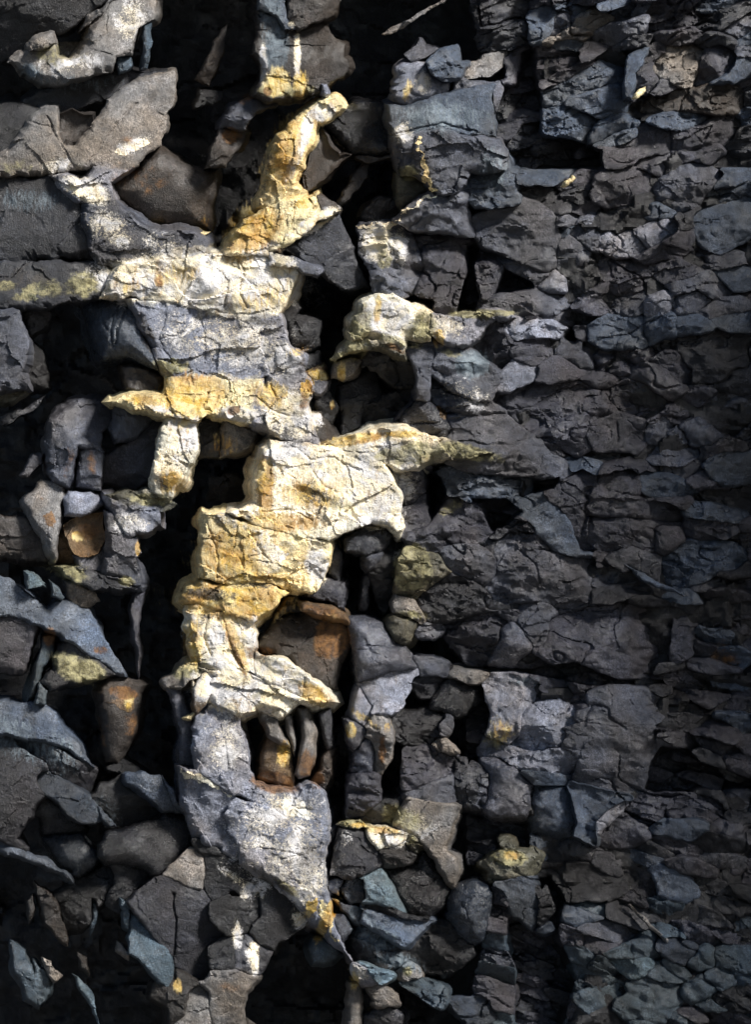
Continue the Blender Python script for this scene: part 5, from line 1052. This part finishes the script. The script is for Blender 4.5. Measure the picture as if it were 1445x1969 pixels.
# the right half is one face shattered in place: its pieces meet along cracks, so each is grown until it touches its neighbours
import heapq
RS, RX0, RY0, RX1, RY1 = 3.0, -60.0, -60.0, 1530.0, 2040.0
gw, gh = int((RX1 - RX0) / RS), int((RY1 - RY0) / RS)
gxx, gyy = np.meshgrid(RX0 + (np.arange(gw) + .5) * RS, RY0 + (np.arange(gh) + .5) * RS)
gpts = np.stack([gxx.ravel(), gyy.ravel()], 1)
lab = np.full(gw * gh, -1, int)
hole = np.zeros(gw * gh, bool)
for hp in HOLES: hole |= inside(gpts, hp)
grows = set()
for i_, line in enumerate(ALL):
    f_ = line.split('|'); lp_ = parse_points(int(f_[1]), f_[8])
    if lp_[:, 0].max() < RX0: continue
    thick = f_[0] not in ('dry_leaf', 'straw')
    lab[inside(gpts, lp_)] = i_
    c_ = lp_.mean(0)
    left_mass = (c_[0] < 480 and c_[1] > 1390 and lp_[:, 0].max() < 500) or (c_[0] < 660 and c_[1] > 1610)
    if (c_[0] > 690 or left_mass) and f_[0] not in ('dry_leaf', 'straw', 'thin_stone') and not (left_mass and (f_[3] in 'tTU' or f_[0] in ('rock_shard', 'rock_strip', 'rock_ridge'))) and f_[3] not in ('wyG' if left_mass else 'wy') and not (f_[2] == 'L' and c_[0] < 905 and not left_mass): grows.add(i_)
gcost = 1.0 + .9 * np.clip(fbm(gpts[:, 0], gpts[:, 1], 40, 55, 4) + .5, 0, 1.2)
zone_far = gpts[:, 0] > 905 + 45 * np.sin(gpts[:, 1] / 210.)
void = np.zeros(gw * gh, bool)      # the hollows of the lower left stay open
for t_, q_ in ((10, '230,40 560,150 560,330 600,380 680,390 540,520 430,440 340,330 330,200'), (10, '90,760 160,640 220,640 240,780 330,900 440,960 330,920 200,850'), (10, '560,1300 720,1440 860,1540 830,1640 940,1700 940,1830 600,1830 560,1600'),
               (11, '160,1500 240,1340 430,1210 590,1400 650,1450 630,1830 40,1830 60,1620'), (10, '780,100 960,40 1000,350 1010,500 890,405 800,380'),
               (5, '480,200 700,180 770,300 640,560 540,690 540,800 470,740 470,480'), (5, '1290,60 1372,60 1360,300 1425,430 1230,440 1280,250'), (8, '1050,0 1140,0 1200,160 1100,300 1075,250'), (8, '590,470 720,480 750,600 890,740 840,860 620,800 590,600'),
               (11, '560,260 660,290 640,500 625,650 500,720 500,490 550,350'), (11, '800,420 870,330 890,130 950,250 930,400 930,530 820,540'), (8, '590,1090 660,1000 690,1190 650,1360 580,1300'), (2, '650,880 890,880 910,1100 880,1215 690,1235 580,1150'), (2, '590,180 850,180 860,570 560,560')): void |= inside(gpts, parse_points(t_, q_))
zone_left = ((gpts[:, 0] < 400) & (gpts[:, 1] > 1390) | (gpts[:, 0] < 640) & (gpts[:, 1] > 1600)) & ~void
zone_right = zone_far
zone_mid = (gpts[:, 0] > 690) & ~void & (gpts[:, 1] > 120)
zone_ok = zone_right | zone_left | zone_mid
cap = np.where(zone_far, 999., np.where(zone_left, 30., 11.))
def spread(labels, sources, limit):
    heap = [(0.0, int(c), int(labels[c])) for c in np.nonzero(np.isin(labels, list(sources)))[0]]
    heapq.heapify(heap)
    while heap:
        d_, c_, l_ = heapq.heappop(heap)
        if d_ > limit: break
        if d_ > cap[c_]: continue
        if labels[c_] == -1: labels[c_] = l_
        elif labels[c_] != l_: continue
        r_, q_ = divmod(c_, gw)
        for dr, dq, w_ in ((0, 1, .75), (0, -1, .75), (1, 0, 1.25), (-1, 0, 1.25)):
            if 0 <= r_ + dr < gh and 0 <= q_ + dq < gw:
                n_ = c_ + dr * gw + dq
                if labels[n_] == -1 and not hole[n_] and zone_ok[n_]: heapq.heappush(heap, (d_ + w_ * RS * gcost[n_], n_, l_))
spread(lab, grows, 34.0)
rr = random.Random(77)
def bed_angle(y): return np.radians(-15 + 33 * np.clip(y / 1969, 0, 1))
def warp(x, y): return x, (y - np.tan(bed_angle(y)) * (x - 1000)) * 3.2
wob = 12 * fbm(gpts[:, 0], gpts[:, 1], 90, 61, 3); wob2 = 12 * fbm(gpts[:, 0], gpts[:, 1], 90, 62, 3)
WU, WV = warp(gpts[:, 0] + wob, gpts[:, 1] + wob2)
free = np.nonzero((lab == -1) & ~hole & zone_right)[0]
order = list(free); rr.shuffle(order)
SEEDS = []
for c_ in order:
    r_ = 140 * rr.uniform(.5, 1.5)
    if all((WU[c_] - s_[0]) ** 2 + (WV[c_] - s_[1]) ** 2 > min(r_, s_[2]) ** 2 for s_ in SEEDS): SEEDS.append((WU[c_], WV[c_], r_))
SU = np.array([s_[0] for s_ in SEEDS]); SV = np.array([s_[1] for s_ in SEEDS])
deep_lab = np.full(gw * gh, -1, int); deep = np.nonzero((lab == -1) & hole)[0]
lab[free] = 10000 + np.argmin((WU[free][:, None] - SU[None]) ** 2 + (WV[free][:, None] - SV[None]) ** 2, axis=1)

order = list(deep); rr.shuffle(order); DS = []
for c_ in order:
    r_ = 80 * rr.uniform(.6, 1.4)
    if all((WU[c_] - s_[0]) ** 2 + (WV[c_] - s_[1]) ** 2 > r_ ** 2 for s_ in DS): DS.append((WU[c_], WV[c_]))
DS = np.array(DS)
deep_lab[deep] = np.argmin((WU[deep][:, None] - DS[None, :, 0]) ** 2 + (WV[deep][:, None] - DS[None, :, 1]) ** 2, axis=1)

def largest_piece(m):
    """the largest connected run of grid cells of a boolean grid"""
    todo = set(map(tuple, np.argwhere(m))); best = set()
    while todo:
        st = [todo.pop()]; comp = set(st)
        while st:
            r_, c_ = st.pop()
            for q_ in ((r_ + 1, c_), (r_ - 1, c_), (r_, c_ + 1), (r_, c_ - 1)):
                if q_ in todo: todo.remove(q_); comp.add(q_); st.append(q_)
        if len(comp) > len(best): best = comp
    return best
G_ = lab.reshape(gh, gw)
small = []
for l_ in np.unique(lab[lab >= 10000]):
    m_ = G_ == l_; comp = largest_piece(m_)
    keep = np.zeros_like(m_)
    if len(comp) > 34:
        for q_ in comp: keep[q_] = True
    G_[m_ & ~keep] = -1
lab = G_.ravel()
spread(lab, grows | set(int(v) for v in np.unique(lab[lab >= 10000])), 60.0)
G_ = lab.reshape(gh, gw)
def outline(l_, grid=None):
    rows, cols = np.nonzero((G_ if grid is None else grid) == l_)
    if len(rows) < 12: return None
    r0, c0 = rows.min() - 1, cols.min() - 1
    m_ = np.zeros((rows.max() - r0 + 2, cols.max() - c0 + 2), bool)
    m_[rows - r0, cols - c0] = True
    comp = largest_piece(m_); nxt = {}
    for r_, c_ in comp:
        if (r_ - 1, c_) not in comp: nxt.setdefault((r_, c_), []).append((r_, c_ + 1))
        if (r_, c_ + 1) not in comp: nxt.setdefault((r_, c_ + 1), []).append((r_ + 1, c_ + 1))
        if (r_ + 1, c_) not in comp: nxt.setdefault((r_ + 1, c_ + 1), []).append((r_ + 1, c_))
        if (r_, c_ - 1) not in comp: nxt.setdefault((r_ + 1, c_), []).append((r_, c_))
    best = []
    while nxt:
        st = next(iter(nxt)); cur = st; loop = []
        while cur in nxt:
            loop.append(cur); o_ = nxt[cur]; n_ = o_.pop()
            if not o_: del nxt[cur]
            cur = n_
            if cur == st: break
        if len(loop) > len(best): best = loop
    q_ = np.array([[RX0 + (c_ + c0) * RS, RY0 + (r_ + r0) * RS] for r_, c_ in best], float)
    if len(q_) < 12: return None
    for _ in range(2): q_ = .25 * np.roll(q_, 1, 0) + .5 * q_ + .25 * np.roll(q_, -1, 0)
    return q_[::2]
SHAPES = {}
for i_ in grows:
    q_ = outline(i_)
    if q_ is not None: SHAPES[i_] = q_
tone_raster()
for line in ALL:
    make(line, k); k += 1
CRACKS[:] = fixed_cracks
for line in CRUSTS.strip().splitlines():
    head, part, tone, tile, pts = line.split('|')
    o, rel, lp = built[head]
    build_rock(part, parse_points(int(tile), pts), rel.d, rel.lean, rel.style, np.array(TONE[tone]), .03, 7000 + k, parent=o, res=1.8, amp=.2, relief=lambda p, e, r_=rel: r_(p), lift=.003)
    k += 1

# thin crusts of lichen, moss and rust that stand proud where the rock is stained
CRUST_TONE = {0: ('lichen_crust', (.70, .66, .58)), 1: ('ochre_crust', (.56, .38, .10)), 2: ('rust_patch', (.12, .06, .02)), 3: ('moss_patch', (.13, .12, .06)), 4: ('blue_film', (.10, .125, .15))}
rc = random.Random(5)
n_crust = {}
for ch, x, y, rx, ry, rot, st in list(STAINS):
    if st < .55 or min(rx, ry) < 6 or ch == 5: continue
    for head, (o, rel, lp) in built.items():
        if rel.style in 'LBF' and n_crust.get(head, 0) < 4 and inside(np.array([[x, y]]), lp)[0]:
            a_ = np.linspace(0, 2 * math.pi, 15)[:-1]; kx, ky = min(rx, 46) * .8, min(ry, 34) * .8
            f_ = np.array([rc.uniform(.55, 1.15) for _ in a_])
            q = np.stack([x + f_ * (kx * np.cos(a_) * math.cos(rot) - ky * np.sin(a_) * math.sin(rot)), y + f_ * (kx * np.cos(a_) * math.sin(rot) + ky * np.sin(a_) * math.cos(rot))], 1)
            for _ in range(12):
                m_ = ~inside(q, lp) | (seg_dist(q, lp) < 4)
                if not m_.any(): break
                q[m_] = (x, y) + (q[m_] - (x, y)) * .8
            if m_.any() or abs(poly_area(q)) < 90: continue
            nm, tn = CRUST_TONE[ch]
            build_rock(nm, q, rel.d, rel.lean, rel.style, np.array(tn), .012, 8000 + k, parent=o, res=2.2, amp=.24, relief=lambda p, e, r_=rel: r_(p), lift=.0016)
            n_crust[head] = n_crust.get(head, 0) + 1; k += 1
# ------------------------------------------------------------------ flakes between them
used = set()
def flake_label(c, size, aspect, tone_word):
    near = sorted(heads, key=lambda h: ((h[1] - c) ** 2).sum())[:70]
    for head, hc, _ in near:
        dx, dy = c - hc
        a = math.degrees(math.atan2(-dy, dx)) % 360
        word = ['right of', 'upper right of', 'above', 'upper left of', 'left of', 'lower left of', 'below', 'lower right of'][int((a + 22.5) // 45) % 8]
        if (word, head) in used: continue
        used.add((word, head))
        s = 'small' if size < 34 else 'middling' if size < 55 else 'broad'
        sh = 'long' if aspect > 2.2 else 'blunt'
        return f'{s} {sh} {tone_word} flake {word} the {head}'
n_fill = 0
def flake(loop, tone, word, d, T, style, seed, lean, grow, amp):
    global n_fill
    c = loop.mean(0); size = math.sqrt(abs(poly_area(loop))); ext = loop.max(0) - loop.min(0)
    t = np.array(TONE[tone]) * rr.uniform(.7, 1.2)
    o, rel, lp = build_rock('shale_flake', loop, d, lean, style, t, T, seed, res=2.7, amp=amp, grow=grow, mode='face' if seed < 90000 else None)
    o['label'] = flake_label(c, size, ext[0] / max(ext[1], 1), word)
    o['kind'] = 'thing'; o['category'] = 'shale flake'; o['group'] = 'small flakes wedged between the bigger stones'
    n_fill += 1
for l_ in np.unique(lab[lab >= 10000]):
    loop = outline(l_)
    if loop is None: continue
    c = loop.mean(0); r_ = rr.random()
    tone, word = (('p', 'brown-grey') if r_ < .5 else ('d', 'dark grey') if r_ < .74 else ('g', 'grey') if r_ < .84 else ('u', 'bluish'))
    if c[1] > 1740 and rr.random() > .5: tone, word = 't', 'teal-grey'
    flake(loop, tone, word, .455 + rr.uniform(-.04, .04), .25, rr.choice('SSFFRFS'), 40000 + int(l_ - 10000) * 7, (rr.gauss(.02, .4), rr.gauss(.05, .5)), 1.4, .03)
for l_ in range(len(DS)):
    loop = outline(l_, deep_lab.reshape(gh, gw))
    if loop is None: continue
    thin = abs(loop.mean(0)[1] - (1290 + .09 * (loop.mean(0)[0] - 900))) < 45
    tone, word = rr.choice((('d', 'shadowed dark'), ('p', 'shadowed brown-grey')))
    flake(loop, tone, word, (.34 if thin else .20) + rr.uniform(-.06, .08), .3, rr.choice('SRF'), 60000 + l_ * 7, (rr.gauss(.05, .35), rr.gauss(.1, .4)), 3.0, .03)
# black stones deep inside the left half's hollows
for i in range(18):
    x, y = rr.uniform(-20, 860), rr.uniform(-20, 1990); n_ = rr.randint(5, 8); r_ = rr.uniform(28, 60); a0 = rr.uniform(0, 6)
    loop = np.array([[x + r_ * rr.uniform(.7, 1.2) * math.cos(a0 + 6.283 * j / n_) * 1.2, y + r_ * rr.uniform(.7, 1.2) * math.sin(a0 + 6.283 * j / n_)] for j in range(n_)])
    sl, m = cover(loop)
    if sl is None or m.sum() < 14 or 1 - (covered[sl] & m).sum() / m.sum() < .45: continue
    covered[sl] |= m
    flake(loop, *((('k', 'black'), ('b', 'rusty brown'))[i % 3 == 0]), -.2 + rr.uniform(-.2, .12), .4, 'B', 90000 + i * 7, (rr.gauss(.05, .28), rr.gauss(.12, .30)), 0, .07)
print('rocks', k, 'flakes', n_fill, 'verts', sum(len(m.vertices) for m in bpy.data.meshes))
